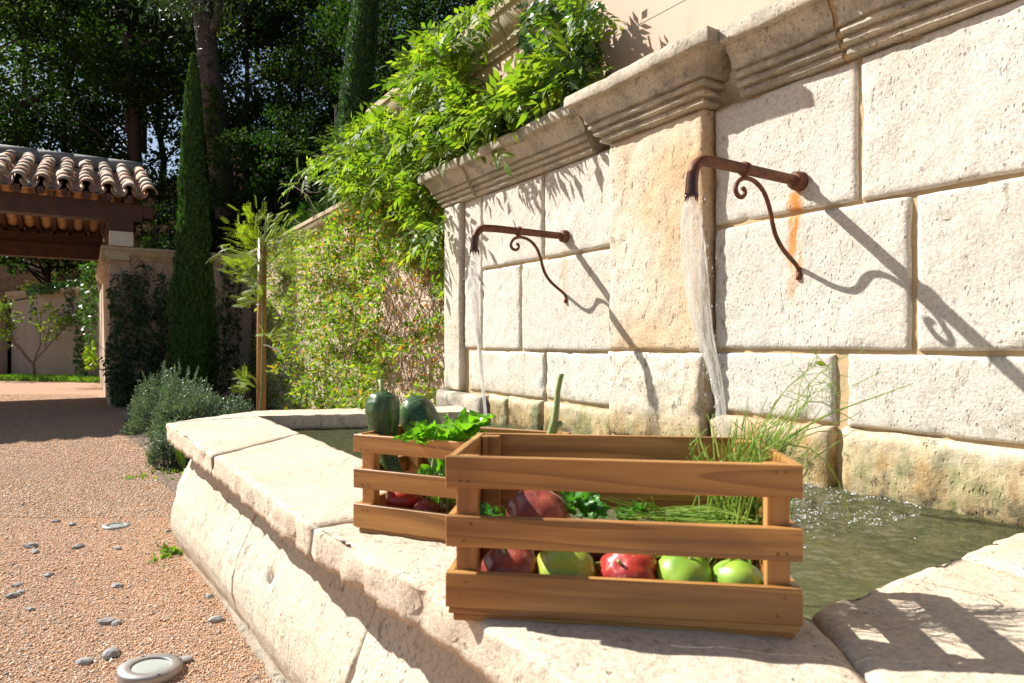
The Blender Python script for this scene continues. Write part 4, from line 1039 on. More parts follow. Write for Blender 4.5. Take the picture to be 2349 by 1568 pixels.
# gravel chips
oct_v = np.array([(1,0,0),(-1,0,0),(0,1,0),(0,-1,0),(0,0,.7),(0,0,-.7)], dtype=np.float32); oct_f = np.array([(0,2,4),(2,1,4),(1,3,4),(3,0,4),(2,0,5),(1,2,5),(3,1,5),(0,3,5)])
def chips(n, smin, smax, ymax, seed, y0=1.45):
    g = np.random.default_rng(seed); pos = []
    while len(pos) < n:
        Y = y0*(ymax/y0)**g.random(); px = g.uniform(-40, 720); x = (px-1174.5)/F*Y
        s_, w_ = toSW((x, Y))
        lim = .46 if s_ > -3.0 else (.58 if s_ > -11.1 else .2)
        if w_ > lim: continue
        pos.append((x, Y))
    pos = np.array(pos); sz = g.uniform(smin, smax, n)*(.6+.4*g.random(n)); p3 = np.column_stack([pos, sz*.25])
    k = len(oct_v); base = oct_v[None]*g.uniform(.6, 1.25, (n, k, 1)); ax = unit(g.normal(size=(n, 3))+np.array([0, 0, 2.])); dd = unit(g.normal(size=(n, 3))*np.array([1, 1, .15]))
    x = unit(np.cross(dd, ax)); z = unit(np.cross(x, dd)); co = (base[:, :, 0:1]*x[:, None]+base[:, :, 1:2]*dd[:, None]*.8+base[:, :, 2:3]*z[:, None]*.75)*sz[:, None, None]+p3[:, None]
    tr = oct_f[None]+(np.arange(n)*k)[:, None, None]; return co.reshape(-1, 3), tr.reshape(-1, 3)
tag(put('gravel', join(chips(90000, .0026, .0056, 5.2, 1), chips(5200, .006, .011, 5.0, 2), chips(46000, .0055, .0105, 12., 3, 3.6)), M['chips']), 'loose orange and grey gravel chips', 'gravel', kind='stuff')
co, tr = chips(200, .007, .013, 4.2, 5)
tag(put('pebbles', npmesh(co, tr), M['greystone']), 'scattered small grey stones on the gravel', 'pebbles', kind='stuff')
SL = ['grey stone at the left edge beside two smaller ones', 'flat grey stone level with the far ground light, left of centre', 'dark grey stone just below the far ground light', 'small stone left of the far ground light, upper of two', 'small stone left of the far ground light, lower of two',
      'small stone near the left edge, alone on bare gravel', 'rounded stone in the open gravel between the two ground lights', 'grey stone midway between the two ground lights', 'stone near the left edge, left one of a touching pair', 'stone near the left edge, right one of a touching pair',
      'pale flat stone above the large ground light, left of its twin', 'pale flat stone above the large ground light, right of its twin', 'grey stone close to the concrete footing, nearest the large ground light', 'small stone close to the larger footing weed', 'lowest small stone near the left edge of the photo',
      'stone touching the right rim of the large ground light', 'large pale stone just above left of the large ground light', 'flat stone left of the large ground light', 'farthest small stone near the edge of the pavilion shade', 'small stone against the footing halfway down the basin', 'tiny stone nearest the far ground light on its upper left', 'tiny stone tucked beside the grey stone at the left edge']
for i, (px, py, r) in enumerate([(72, 1256, .028), (180, 1257, .024), (270, 1260, .02), (128, 1198, .02), (166, 1205, .022), (40, 1345, .018), (112, 1322, .02), (268, 1347, .022), (28, 1370, .022), (46, 1362, .018), (245, 1430, .026), (268, 1432, .02), (495, 1425, .024), (385, 1220, .016), (70, 1400, .016), (420, 1520, .024), (255, 1505, .03), (195, 1522, .022), (50, 1160, .016), (480, 1370, .016), (230, 1180, .013), (80, 1268, .02)]):
    bmm = bmesh.new(); bmesh.ops.create_icosphere(bmm, subdivisions=2, radius=1)
    p = PZ(px, py, .0)
    for vv in bmm.verts:
        k = 1+.35*noise.noise(vv.co*1.4+Vector((i*7, 0, 0))); vv.co = Vector((vv.co.x*r*1.15*k, vv.co.y*r*.8*k, vv.co.z*r*.5*k+r*.22))
        vv.co.rotate(Euler((0, 0, i*1.3))); vv.co += p
    me = bpy.data.meshes.new('m'); bmm.to_mesh(me); bmm.free()
    tag(put('stone', me, M['greystone']), SL[i], 'stone', 'loose grey stones on the gravel')
def tuft(name, p, n, h, mat, label, cat, spread=.5, tpl=T_THIN, group=None, kind=None, wd=.04):
    pos = np.array([tuple(p)]*n)+rng.normal(size=(n, 3))*np.array([wd, wd, 0]); pos[:, 2] = p[2]
    d = rng.normal(size=(n, 3))*spread; d[:, 2] = np.abs(d[:, 2])+.5
    t = thing(name, p, label, cat, group); leafobj('leaves', tpl, mat, pos, d, rnd3(n), rng.uniform(.5, 1., n)*h, t); return t
tuft('weed', PZ(398, 1268), 40, .05, M['grass'], 'yellow green weed in the gravel beside the concrete footing', 'weed', .9, T_LEAF)
tuft('weed', PZ(298, 1098), 26, .035, M['grass'], 'tiny weed in the middle of the gravel path', 'weed', .9, T_LEAF)
tuft('weed', PZ(352, 1292), 14, .03, M['grass'], 'thin weed just left of the larger footing weed', 'weed', .9, T_LEAF)
tuft('weed', PZ(405, 1085), 90, .05, M['fig'], 'low moss green weed in front of the basin corner', 'weed', 1.2, T_LEAF, wd=.12)
tuft('iris_leaf_clump', PZ(425, 1082), 4, .24, M['grass'], 'upright bright green blade by the basin corner', 'plant', .12, wd=.01)

# ------------------------------------------------------------------ SHRUBS
def westringia(px, py, wpx, hpx, n, label, group):
    c = PZ(px, py, .0); sc = c.y/F; rx = wpx*sc/2; h = hpx*sc
    t = thing('grey_shrub', c, label, 'shrub', group)
    k = n; dirs = rnd3(k); dirs[:, 2] = np.abs(dirs[:, 2])*.95
    lump = np.array([noise.noise(Vector((float(a)*2.2+px, float(b_)*2.2, float(cc)*2.2))) for a, b_, cc in dirs])
    rad = rng.uniform(.45, 1, k)**.5*(1+.35*lump)
    pos = np.column_stack([c.x+dirs[:, 0]*rx*rad, c.y+dirs[:, 1]*rx*rad*.9, .02+dirs[:, 2]*h*rad])
    d = dirs+np.array([0, 0, .7])+rng.normal(size=(k, 3))*.35
    P = [scatter(T_LEAF, pos, d, rnd3(k), rng.uniform(.018, .032, k))]
    # upright sprigs
    for _ in range(110):
        dv = unit(rng.normal(size=(1, 3)))[0]; dv[2] = abs(dv[2])+.3; b0 = np.array([c.x+dv[0]*rx*.75, c.y+dv[1]*rx*.75, max(.05, dv[2]*h*.78)]); ln = random.uniform(.06, .16)
        m_ = 22; tt = np.linspace(0, 1, m_)[:, None]; g = unit(dv[None]+np.array([[0, 0, .8]])); pp = b0+g*tt*ln
        P.append(scatter(T_LEAF, pp, g+rng.normal(size=(m_, 3))*.9, rnd3(m_), np.full(m_, .022)))
    put('foliage', join(*P), M['west'], t)
    m = MB()
    for _ in range(16): a = c+Vector((random.gauss(0, .04), random.gauss(0, .04), 0)); b_ = c+Vector((random.gauss(0, rx*.5), random.gauss(0, rx*.5), h*.7)); m.tube([a, a.lerp(b_, .5)+Vector((0, 0, .05)), b_], [.008, .005, .002], 5)
    m.put('stems', M['darkbark'], t)
GS = 'grey green shrubs at the corner of the planting bed'
westringia(398, 992, 200, 135, 9500, 'tall dark grey green shrub at the foot of the cypress', GS)
westringia(440, 1003, 170, 100, 6500, 'paler low shrub directly behind the basin corner', GS)
westringia(545, 1010, 70, 75, 1500, 'small pale shrub between the basin corner and the stake', GS)
westringia(392, 1072, 95, 72, 2600, 'small shrub sprawling beside the basin corner on the gravel', GS)
tuft('iris_leaf_clump', PY(470, 1010, 5.6), 7, .26, M['grass'], 'broad yellow green blades rising through the shrubs', 'plant', .25, T_THIN, wd=.14)

# stake and mimosa sapling
stY = 5.0; sb = PY(599, 784+EYE*F/stY, stY)
st = thing('wooden_stake', sb, 'round golden wooden stake supporting the young mimosa', 'stake')
m = MB(); m.tube([PY(598, 784+EYE*F/stY, stY), PY(600, 750, stY), PY(602, 548, stY)], [.034, .034, .033], 14); m.put('pole', M['stake'], st, True)
m = MB(); m.tube([PY(590, 665, stY-.03), PY(603, 664, stY-.045), PY(613, 668, stY-.02)], .004, 5); m.put('tie', M['wire'], st, True); m = MB(); m.tube([PY(588, 700, stY-.03), PY(600, 699, stY-.045), PY(618, 708, stY-.02)], .004, 5); m.put('tie', M['wire'], st, True)
m = MB(); m.tube([PY(604, 792, stY-.05), PY(614, 793, stY-.05), PY(634, 803, stY-.06), PY(648, 812, stY-.06)], .006, 4); m.put('plant_tag', M['white'], st)
mi = thing('mimosa_sapling', PZ(582, 1075), 'young mimosa with feathery yellow green leaves tied to the stake', 'tree')
m = MB(); tr_ = [PY(585, 1060, 4.94), PY(600, 900, 4.94), PY(603, 760, 4.94), PY(600, 640, 4.95), PY(604, 560, 4.95), PY(612, 500, 4.95)]; m.tube(tr_, [.008, .008, .007, .006, .005, .003], 7)
brs = []
for a, b_ in (((600, 640), (530, 600)), ((600, 620), (560, 540)), ((604, 590), (580, 500)), ((604, 570), (650, 520)), ((603, 620), (680, 560)), ((602, 660), (560, 640)), ((603, 650), (650, 610)), ((602, 780), (650, 760)), ((598, 900), (550, 870)), ((604, 560), (620, 510)), ((600, 610), (520, 570)), ((601, 600), (555, 590)), ((602, 630), (700, 600)), ((603, 700), (570, 690)), ((603, 690), (660, 680)), ((603, 585), (545, 520)), ((604, 560), (700, 545))):
    A = PY(*a, 4.95); B = PY(*b_, 4.95+random.gauss(0, .12)); m.tube([A, A.lerp(B, .5)+Vector((0, 0, .03)), B], [.004, .003, .0015], 5); brs.append((A, B))
m.put('stem', M['greentwig'], mi)
fm = single_leaf_mesh(T_FEATH, M['mim']); items = []
for A, B in brs:
    for _ in range(21):
        p = A.lerp(B, random.uniform(.1, 1.1))+Vector((random.gauss(0, .03), random.gauss(0, .05), random.gauss(0, .03))); d = (B-A).normalized()+Vector((random.gauss(0, .6), random.gauss(0, .5), random.gauss(.15, .5))); items.append((p, d, Vector((random.gauss(0, .4), random.gauss(-.4, .4), 1)), random.uniform(.07, .135)))
leafparts('feathery_leaf', fm, items, mi)

# ------------------------------------------------------------------ VINES
def vine_stems(parent, poly, wv, n, r=.004, length=1.2, mat='twig', name='stems', fn=None):
    m = MB(); fn = fn or (lambda x, y: PW(x, y, wv))
    for (x, y) in polysample(poly, n):
        pts = []; a = R(random.uniform(60, 120)); xx, yy = x, y
        for k in range(7):
            pts.append(fn(xx, yy)+Vector((random.gauss(0, .01), random.gauss(0, .01), random.gauss(0, .01)))); xx += math.cos(a)*22*length; yy -= math.sin(a)*22*length; a += random.gauss(0, .4)
        m.tube(pts, [r*(1-.09*k) for k in range(7)], 4, False)
    return m.put(name, M[mat], parent)
# creeper over the low wall
crp = thing('creeper', SW(-6, 2.2, 0), 'dense creeper with small green, yellow and red leaves covering the wall left of the fountain', 'climber')
polyA = [(625, 560), (700, 520), (800, 470), (870, 415), (970, 420), (1028, 500), (1030, 890), (1000, 940), (600, 960), (560, 880), (590, 700)]
def dens(x, y):
    n = noise.noise(Vector((x*.012, y*.012, 4)))+.5*noise.noise(Vector((x*.035, y*.035, 8)))
    d = .75+n*1.1
    if x > 850 and y > 620: d -= .75*(1-abs(x-950)/220)
    if 790 < x < 980 and 480 < y < 560+(.2*(x-790)): d -= .2
    if x < 880: d += .75
    if x > 990 and y < 760: d += .35
    if x+y*.5 < 930: d -= .4
    return min(1, max(.03, d))
P = polysample(polyA, 13500, dens); pos = []; 
for x, y in P:
    cl_ = max(0, noise.noise(Vector((x*.018, y*.018, 2)))*1.1+noise.noise(Vector((x*.05, y*.05, 9)))*.5+.35)
    w = 2.28-(.46 if x < 880 else .28)*cl_*random.random()**.5-abs(random.gauss(0, .015))
    pos.append(tuple(PW(x, y, max(w, 1.75))))
n = len(pos); pos = np.array(pos); out = np.tile(-np.array(NW), (n, 1))
d = rng.normal(size=(n, 3))*.8+np.array([0, 0, -.35])+out*.5; nm = out*.5+rng.normal(size=(n, 3))*.8+np.array([0, 0, .7])
leafobj('foliage', T_LEAF, M['jas'], pos, d, nm, rng.uniform(.038, .074, n), crp)['kind'] = 'stuff'
vine_stems(crp, polyA, 2.27, 130, .0035, 1.1)
vine_stems(crp, [(960, 450), (1028, 520), (1028, 760), (960, 760)], 2.22, 60, .005, 1.3, name='thick_stems')
vine_stems(crp, [(800, 800), (1000, 800), (1010, 930), (760, 940)], 2.1, 24, .005, 1.6, name='thick_stems')
rl = single_leaf_mesh(T_LEAF, M['redleaf']); items = []
for x, y in polysample([(880, 640), (1015, 600), (1015, 920), (780, 930), (800, 800)], 120)+polysample([(750, 480), (1000, 450), (1000, 700), (800, 700)], 40):
    p = PW(x, y, random.uniform(2.02, 2.2)); items.append((p, Vector((random.gauss(0, .6), random.gauss(0, .4), -.6)), -NW+Vector((random.gauss(0, .4), 0, random.gauss(.3, .4))), random.uniform(.035, .06)))
leafparts('red_leaf', rl, items, crp)
# wisteria: bright compound leaves heaped over both walls
ws = thing('wisteria', SW(-5, 2.1, 1.9), 'bright green wisteria heaped over the cornice and the upper wall', 'climber')
polyB = [(1095, 0), (1135, 0), (1085, 60), (1045, 120), (1055, 185), (1100, 220), (1180, 240), (1205, 285), (1090, 335), (1010, 385), (985, 450), (900, 435), (800, 450), (750, 405), (785, 350), (760, 330), (825, 295), (880, 265), (935, 235), (940, 150), (975, 100), (1050, 70)]
wl = single_leaf_mesh(T_WIST, M['wist']); items = []
def wist_item(x, y, w, sz):
    p = PW(x, y, w); return (p, Vector((random.gauss(-.25, .6), random.gauss(-.3, .5), random.gauss(-.15, .5))), Vector((random.gauss(-.4, .5), random.gauss(-.3, .5), 1)), sz)
for x, y in polysample(polyB, 230):
    items.append(wist_item(x, y, random.uniform(1.85, 2.2), random.uniform(.13, .22)))
leafparts('leaf', wl, items[:295], ws)
pos = []; dd = []; nn = []; sz = []
for x, y in polysample(polyB, 760)+polysample([(1100, 300), (1300, 200), (1340, 140), (1250, 180), (1120, 250)], 120)+polysample([(650, 440), (760, 330), (780, 350), (700, 430)], 26)+polysample([(960, 400), (1020, 480), (1015, 560), (985, 560), (940, 450)], 60):
    p, a, b_, s_ = wist_item(x, y, random.uniform(1.92, 2.35), random.uniform(.14, .23)); pos.append(tuple(p)); dd.append(tuple(a)); nn.append(tuple(b_)); sz.append(s_)
leafobj('foliage', T_WIST, M['wist'], pos, dd, nn, sz, ws)['kind'] = 'stuff'
vine_stems(ws, [(800, 440), (960, 300), (1120, 240), (1180, 280), (990, 440)], 2.2, 50, .005, .8)
m = MB(); pts = [PW(800, 300, 2.0), PW(760, 340, 1.9), PW(720, 370, 1.85), PW(690, 400, 1.82), PW(665, 430, 1.8), PW(655, 465, 1.8)]; m.tube(pts, [.006, .005, .004, .003, .003, .002], 5); 
m.put('tendril', M['greentwig'], ws)
# ivy
iv_t = thing('ivy', SW(-2.9, 2.0, 2.1), 'dark glossy ivy hanging over the fountain cornice on brown stems', 'climber')
polyC = [(1185, 0), (1372, 0), (1372, 110), (1335, 200), (1290, 250), (1215, 290), (1130, 310), (1100, 285), (1150, 230), (1215, 195), (1225, 120), (1195, 90)]
il = single_leaf_mesh(T_IVY, M['ivy']); items = []
def ivy_item(x, y, w, sz): return (PW(x, y, w), Vector((random.gauss(-.2, .5), random.gauss(-.1, .4), random.gauss(-.7, .4))), Vector(tuple(-NW))+Vector((random.gauss(0, .5), random.gauss(-.3, .5), random.gauss(.4, .5))), sz)
for x, y in polysample(polyC, 290): items.append(ivy_item(x, y, random.uniform(1.92, 2.16), random.uniform(.05, .085)))
leafparts('leaf', il, items, iv_t)
pos = []; dd = []; nn = []; sz = []
for x, y in polysample(polyC, 620, lambda x, y: .4 if x < 1260 and y < 150 else 1)+polysample([(1100, 285), (1300, 190), (1180, 300)], 180):
    p, a, b_, s_ = ivy_item(x, y, random.uniform(2.0, 2.26), random.uniform(.045, .075)); pos.append(tuple(p)); dd.append(tuple(a)); nn.append(tuple(b_)); sz.append(s_)
leafobj('foliage', T_IVY, M['ivy'], pos, dd, nn, sz, iv_t)['kind'] = 'stuff'
pos = []; dd = []; nn = []; sz = []
for x, y in polysample(polyC+[], 120, lambda x, y: 1 if x > 1240 else .2):
    p, a, b_, s_ = wist_item(x, y, random.uniform(1.95, 2.2), random.uniform(.10, .16)); pos.append(tuple(p)); dd.append(tuple(a)); nn.append(tuple(b_)); sz.append(s_)
leafobj('narrow_leaves', T_WIST, M['wist'], pos, dd, nn, sz, iv_t)['kind'] = 'stuff'
m = MB()
for pts in (((1205, -30), (1212, 60), (1222, 130), (1240, 175)), ((1262, -30), (1272, 60), (1300, 130)), ((1330, -20), (1345, 60), (1350, 120)), ((1290, 240), (1340, 160), (1360, 100)), ((1200, 280), (1240, 220), (1300, 180))):
    m.tube([PW(x, y, 2.1) for x, y in pts], .005, 5, False)
m.put('stems', M['twig'], iv_t)
# vines casting shade from off the top: sprays hanging over the cornice further right
# dark jasmine on the side wall
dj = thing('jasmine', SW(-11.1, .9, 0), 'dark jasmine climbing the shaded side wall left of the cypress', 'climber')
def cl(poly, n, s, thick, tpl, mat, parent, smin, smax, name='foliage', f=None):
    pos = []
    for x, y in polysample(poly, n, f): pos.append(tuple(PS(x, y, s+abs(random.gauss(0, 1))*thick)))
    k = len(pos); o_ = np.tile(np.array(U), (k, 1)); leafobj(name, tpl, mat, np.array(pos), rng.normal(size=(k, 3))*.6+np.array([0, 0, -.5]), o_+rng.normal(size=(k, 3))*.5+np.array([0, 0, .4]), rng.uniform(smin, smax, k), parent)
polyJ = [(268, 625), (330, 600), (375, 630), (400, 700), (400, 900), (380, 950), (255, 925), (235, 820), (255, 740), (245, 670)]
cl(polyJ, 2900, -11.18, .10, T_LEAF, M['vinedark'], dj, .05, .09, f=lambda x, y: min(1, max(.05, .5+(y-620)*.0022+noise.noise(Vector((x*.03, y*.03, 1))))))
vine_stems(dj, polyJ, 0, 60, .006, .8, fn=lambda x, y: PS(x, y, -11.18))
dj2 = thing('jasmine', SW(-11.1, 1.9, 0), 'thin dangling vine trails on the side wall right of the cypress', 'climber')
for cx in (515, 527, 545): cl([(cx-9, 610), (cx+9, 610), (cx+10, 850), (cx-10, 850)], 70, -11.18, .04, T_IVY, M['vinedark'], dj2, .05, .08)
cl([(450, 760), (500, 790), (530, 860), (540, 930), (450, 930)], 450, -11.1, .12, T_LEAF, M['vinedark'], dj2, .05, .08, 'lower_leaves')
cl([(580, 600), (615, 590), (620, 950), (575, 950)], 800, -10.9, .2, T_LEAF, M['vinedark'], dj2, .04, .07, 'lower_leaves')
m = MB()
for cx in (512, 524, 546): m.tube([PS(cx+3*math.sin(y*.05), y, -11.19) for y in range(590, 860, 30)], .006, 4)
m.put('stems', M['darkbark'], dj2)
# ivy hanging down the pavilion side of that wall, and along the back wall top
iv2 = thing('ivy', SW(-14, .25, 2.2), 'ivy curtain hanging down the wall end under the pavilion beam', 'climber')
def clw(poly, n, w, thick, tpl, mat, parent, smin, smax, name='foliage'):
    pos = [tuple(PW(x, y, w-abs(random.gauss(0, 1))*thick)) for x, y in polysample(poly, n)]
    k = len(pos); leafobj(name, tpl, mat, np.array(pos), rng.normal(size=(k, 3))*.5+np.array([0, 0, -.7]), np.tile(-np.array(NW), (k, 1))+rng.normal(size=(k, 3))*.5, rng.uniform(smin, smax, k), parent)
def cly(poly, n, Y, thick, tpl, mat, parent, smin, smax, name='foliage'):
    pos = [tuple(PY(x, y, Y-abs(random.gauss(0, 1))*thick)) for x, y in polysample(poly, n)]
    k = len(pos); leafobj(name, tpl, mat, np.array(pos), rng.normal(size=(k, 3))*.5+np.array([0, 0, -.6]), np.tile([0, -1., .4], (k, 1))+rng.normal(size=(k, 3))*.5, rng.uniform(smin, smax, k), parent)
cly([(185, 610), (222, 600), (224, 700), (216, 800), (200, 800), (182, 700)], 520, 14.5, .35, T_IVY, M['ivy'], iv2, .07, .11)
cly([(172, 690), (192, 690), (196, 860), (172, 865)], 240, 17.2, .2, T_IVY, M['ivy'], iv2, .07, .12)
cly([(190, 800), (212, 780), (228, 830), (212, 850), (196, 835)], 90, 13, .2, T_IVY, M['wist'], iv2, .07, .11, 'sunlit_leaves')  # sunlight put into the colour: brighter leaf material than the other ivy
iv3 = thing('ivy', PY(110, 660, 18), 'ivy trailing along the top of the back wall', 'climber')
cly([(60, 655), (180, 640), (180, 668), (60, 675)], 420, 18.1, .25, T_IVY, M['ivy'], iv3, .07, .11)
cly([(150, 660), (172, 660), (168, 740), (140, 760)], 110, 17.6, .15, T_IVY, M['ivy'], iv3, .07, .10)
cly([(66, 670), (84, 670), (84, 710), (70, 735)], 40, 17.6, .1, T_IVY, M['ivy'], iv3, .07, .10)

# ------------------------------------------------------------------ PAVILION
pv = thing('pavilion', SW(-13.5, -1.5, 0), 'open pavilion with dark beams and curved clay tile roof', 'building')
SE, SR, SB = -10.95, -13.5, -16.3; ZE, ZR = 3.06, 3.96; WR, WL = .90, -6.5
def slope_pt(u, w, back=False, off=0.):
    s = SE+(SR-SE)*u if not back else SB+(SR-SB)*u; z = (ZE+(ZR-ZE)*u)
    return SW(s, w, z+off)
def tile_mesh(mat, L, r0, r1, th=.014, up=True):
    v = []; f = []; n = 8; g = 1 if up else -1
    for k, (y, r) in enumerate(((0, r0), (L, r1))):
        for rad in (r, r-th):
            for i in range(n+1): a = math.pi*i/n; v.append((rad*math.cos(a), y, g*rad*math.sin(a)))
    m = n+1
    for i in range(n):
        f += [(i, i+1, 2*m+i+1, 2*m+i), (m+i, 3*m+i, 3*m+i+1, m+i+1), (i, m+i, m+i+1, i+1), (2*m+i, 2*m+i+1, 3*m+i+1, 3*m+i)]
    f += [(0, 2*m, 3*m, m), (n, m+n, 3*m+n, 2*m+n)]
    me = mesh(v, f); me.materials.append(mat); smoothme(me); return me
rows_n = 7; slopeL = math.hypot(SE-SR, ZR-ZE); TL = slopeL/rows_n+.10
cov = tile_mesh(M['tile'], TL, .100, .080); pan = tile_mesh(M['tile'], TL, .105, .090, up=False); und = tile_mesh(M['undertile'], TL, .105, .095, up=False)
fwd = (slope_pt(1, 0)-slope_pt(0, 0)).normalized(); bck = (slope_pt(1, 0, True)-slope_pt(0, 0, True)).normalized()
def place_tile(name, me, p, yv, jit=.006):
    x = NW if yv is fwd else NW; y = yv.normalized(); z = x.cross(y)
    if z.z < 0: x = -x; z = x.cross(y)
    o = bpy.data.objects.new(name, me); C.objects.link(o); o.parent = pv
    mt = Matrix((x, y, z)).transposed().to_4x4() @ Matrix.Rotation(random.gauss(0, .025), 4, 'Z') @ Matrix.Rotation(random.gauss(0, .012)+.028, 4, 'X')
    o.matrix_local = Matrix.Translation(p-pv.location+Vector((0, 0, random.uniform(0, jit)))) @ mt
SP = .262; ncol = 10
for c in range(ncol):
    w = WR-.09-SP*c
    for r_ in range(rows_n):
        u = (r_+.0)/rows_n*.97; place_tile('cover_tile', cov, slope_pt(u, w, False, .075+.0*r_), fwd)
        place_tile('pan_tile', pan, slope_pt(u, w-SP/2, False, .085), fwd)
def tile_rest():
    m = MB()
    def addm(me, M4): m.add([M4 @ v.co for v in me.vertices], [list(p.vertices) for p in me.polygons])
    for back in (False, True):
        yv = bck if back else fwd
        for c in range(0 if back else ncol, 28):
            w = WR-.09-SP*c
            for r_ in range(rows_n):
                for me, dw, of in ((cov, 0, .075), (pan, -SP/2, .085)):
                    if back and me is pan and 2 <= c <= 9: continue
                    x = NW; z = x.cross(yv)
                    if z.z < 0: x = -NW; z = x.cross(yv)
                    addm(me, Matrix.Translation(slope_pt(r_/rows_n*.97, w+dw, back, of)) @ Matrix((x, yv, z)).transposed().to_4x4())
    o = m.put('roof_tiles', M['tile'], pv, True, fix=False); o['kind'] = 'stuff'
tile_rest()
for c in range(2, 10):
    for r_ in range(rows_n): place_tile('under_tile', und, slope_pt(r_/rows_n*.97, WR-.09-SP*c-SP/2, True, .075), bck, .002)
# ridge
m = MB(); m.swbox(SR-.10, SR+.16, WL, WR-.05, ZR-.02, ZR+.13); m.put('ridge_mortar', M['ridge'], pv)
for c in range(14):
    w1 = WR-.02-.50*c; m = MB(); pts = []
    m.tube([SW(SR, w1, ZR+.115), SW(SR, w1-.53, ZR+.095)], [.115, .135], 14); o = m.put('ridge_tile', M['ridge'], pv, True)
# beams
def swb(name, *a, mat='beam', bev=.004): m = MB(); m.swbox(*a); return m.put(name, M[mat], pv, bevel=bev)
swb('front_beam', -11.42, -11.14, WL, .72, 2.74, 3.0); swb('beam_end', -11.41, -11.15, .721, .86, 2.80, 2.99); swb('beam_end', -11.40, -11.16, .861, .90, 2.86, 2.98)
swb('rear_beam', -15.95, -15.68, WL, .30, 2.62, 2.90); swb('wall_plate', -16.05, -15.72, WL, .30, 2.902, 3.09)
swb('side_beam', -15.67, -11.43, .33, .56, 2.72, 2.93); 
swb('corbel', -11.46, -11.10, .30, .60, 2.575, 2.738); swb('stone_plinth', -11.50, -11.08, .30, .60, 2.362, 2.573, mat='plinth')
swb('stone_plinth', -16.0, -15.6, .30, .58, 2.36, 2.61, mat='plinth')
swb('ridge_beam', SR-.09, SR+.09, WL, .80, 3.62, 3.80)
for c in range(28):
    w = WR-.09-SP*c; m = MB(); a = slope_pt(0, w, False, -.03); b_ = slope_pt(.985, w, False, -.03)
    for (p, q_) in ((a, b_),):
        x = NW*.033; z = Vector((0, 0, .05)); m.add([p-x-z, p+x-z, p+x+z, p-x+z, q_-x-z, q_+x-z, q_+x+z, q_-x+z], [(0,1,2,3),(4,7,6,5),(0,4,5,1),(1,5,6,2),(2,6,7,3),(3,7,4,0)])
    m.put('rafter', M['beam'], pv)
    m = MB(); a = slope_pt(0.03, w, True, -.03); b_ = slope_pt(.985, w, True, -.03); x = NW*.033; z = Vector((0, 0, .05))
    m.add([a-x-z, a+x-z, a+x+z, a-x+z, b_-x-z, b_+x-z, b_+x+z, b_-x+z], [(0,1,2,3),(4,7,6,5),(0,4,5,1),(1,5,6,2),(2,6,7,3),(3,7,4,0)]); m.put('rafter', M['beam'], pv)
m = MB()
m.add([slope_pt(0, WL), slope_pt(0, WR-.03), slope_pt(1, WR-.03), slope_pt(1, WL)], [(0, 1, 2, 3)]); m.put('roof_boarding', M['beam'], pv)
m = MB(); m.add([SW(-11.2, .32, 2.73), SW(-11.2, .29, 2.73), SW(-12.6, .29, 2.73), SW(-12.6, .32, 2.73), SW(-11.2, .32, 2.95), SW(-11.2, .29, 2.95), SW(-12.6, .29, 3.5), SW(-12.6, .32, 3.5)], [(0,1,2,3),(4,5,6,7),(0,1,5,4),(1,2,6,5),(2,3,7,6),(3,0,4,7)]); m.put('gable_board', M['beam'], pv)
# far support outside the picture
m = MB(); m.swbox(-11.5, -11.1, -6.5, -6.1, 0, 2.738); m.swbox(-16.0, -15.6, -6.5, -6.1, 0, 2.618); m.put('pillar', M['mauve'], pv)

# small tree, lawn strip, hose
lt = PZ(76, 869); tt = thing('small_tree', lt, 'small bare branched tree with yellow green leaves before the back wall', 'tree')
m = MB(); tips = []
def grow(p, d, L_, r, dep):
    q_ = p+d*L_; m.tube([p, p.lerp(q_, .5)+Vector((random.gauss(0, .02), 0, random.gauss(0, .02))), q_], [r, r*.85, r*.7], 6)
    if dep == 0: tips.append((q_, d)); return
    for _ in range(random.choice((2, 3))): nd = (d+Vector((random.gauss(0, .6), random.gauss(0, .4), random.gauss(.2, .25)))).normalized(); grow(q_, nd, L_*random.uniform(.7, .95), r*.68, dep-1)
    if dep < 3: tips.append((q_, d))
random.seed(5)
grow(lt, Vector((.05, 0, 1)), .28, .045, 0); m = MB(); tips = []
for dx in (-.8, -.35, .15, .65): grow(lt+Vector((0, 0, .38)), Vector((dx, random.gauss(0, .2), .8)).normalized(), .52, .022, 3)
m.tube([lt, lt+Vector((.03, 0, .2)), lt+Vector((0, 0, .42))], [.05, .04, .03], 8)
m.put('trunk', M['twig'], tt)
pos = []; dd = []
for p, d in tips:
    for _ in range(9): pos.append((p.x+random.gauss(0, .05), p.y+random.gauss(0, .05), p.z+random.gauss(0, .05))); dd.append((d.x+random.gauss(0, .8), d.y+random.gauss(0, .8), d.z+random.gauss(0, .8)))
leafobj('crown', T_LEAF, M['fig'], pos, dd, rnd3(len(pos)), rng.uniform(.08, .14, len(pos)), tt)
random.seed(21)
n = 9000; g = rng.random((n, 2)); A = PZ(-80, 872); Bq = PZ(222, 879); pos = np.array([tuple(A.lerp(Bq, float(a))+wi*float(b_)*1.3) for a, b_ in g])
leafobj('grass', T_THIN, M['grass'], pos, rng.normal(size=(n, 3))*.35+np.array([0, 0, 1]), rnd3(n), rng.uniform(.06, .14, n), None)
tag(bpy.data.objects['grass'], 'strip of bright green lawn at the foot of the back wall', 'grass', kind='stuff')
m = MB(); m.tube([PY(-30, 702, 18.6), PY(60, 685, 18.7), PY(150, 668, 18.7), PY(215, 655, 18.6)], .02, 6)
tag(m.put('irrigation_hose', M['hose']), 'black hose lying along the bank above the back wall', 'hose')
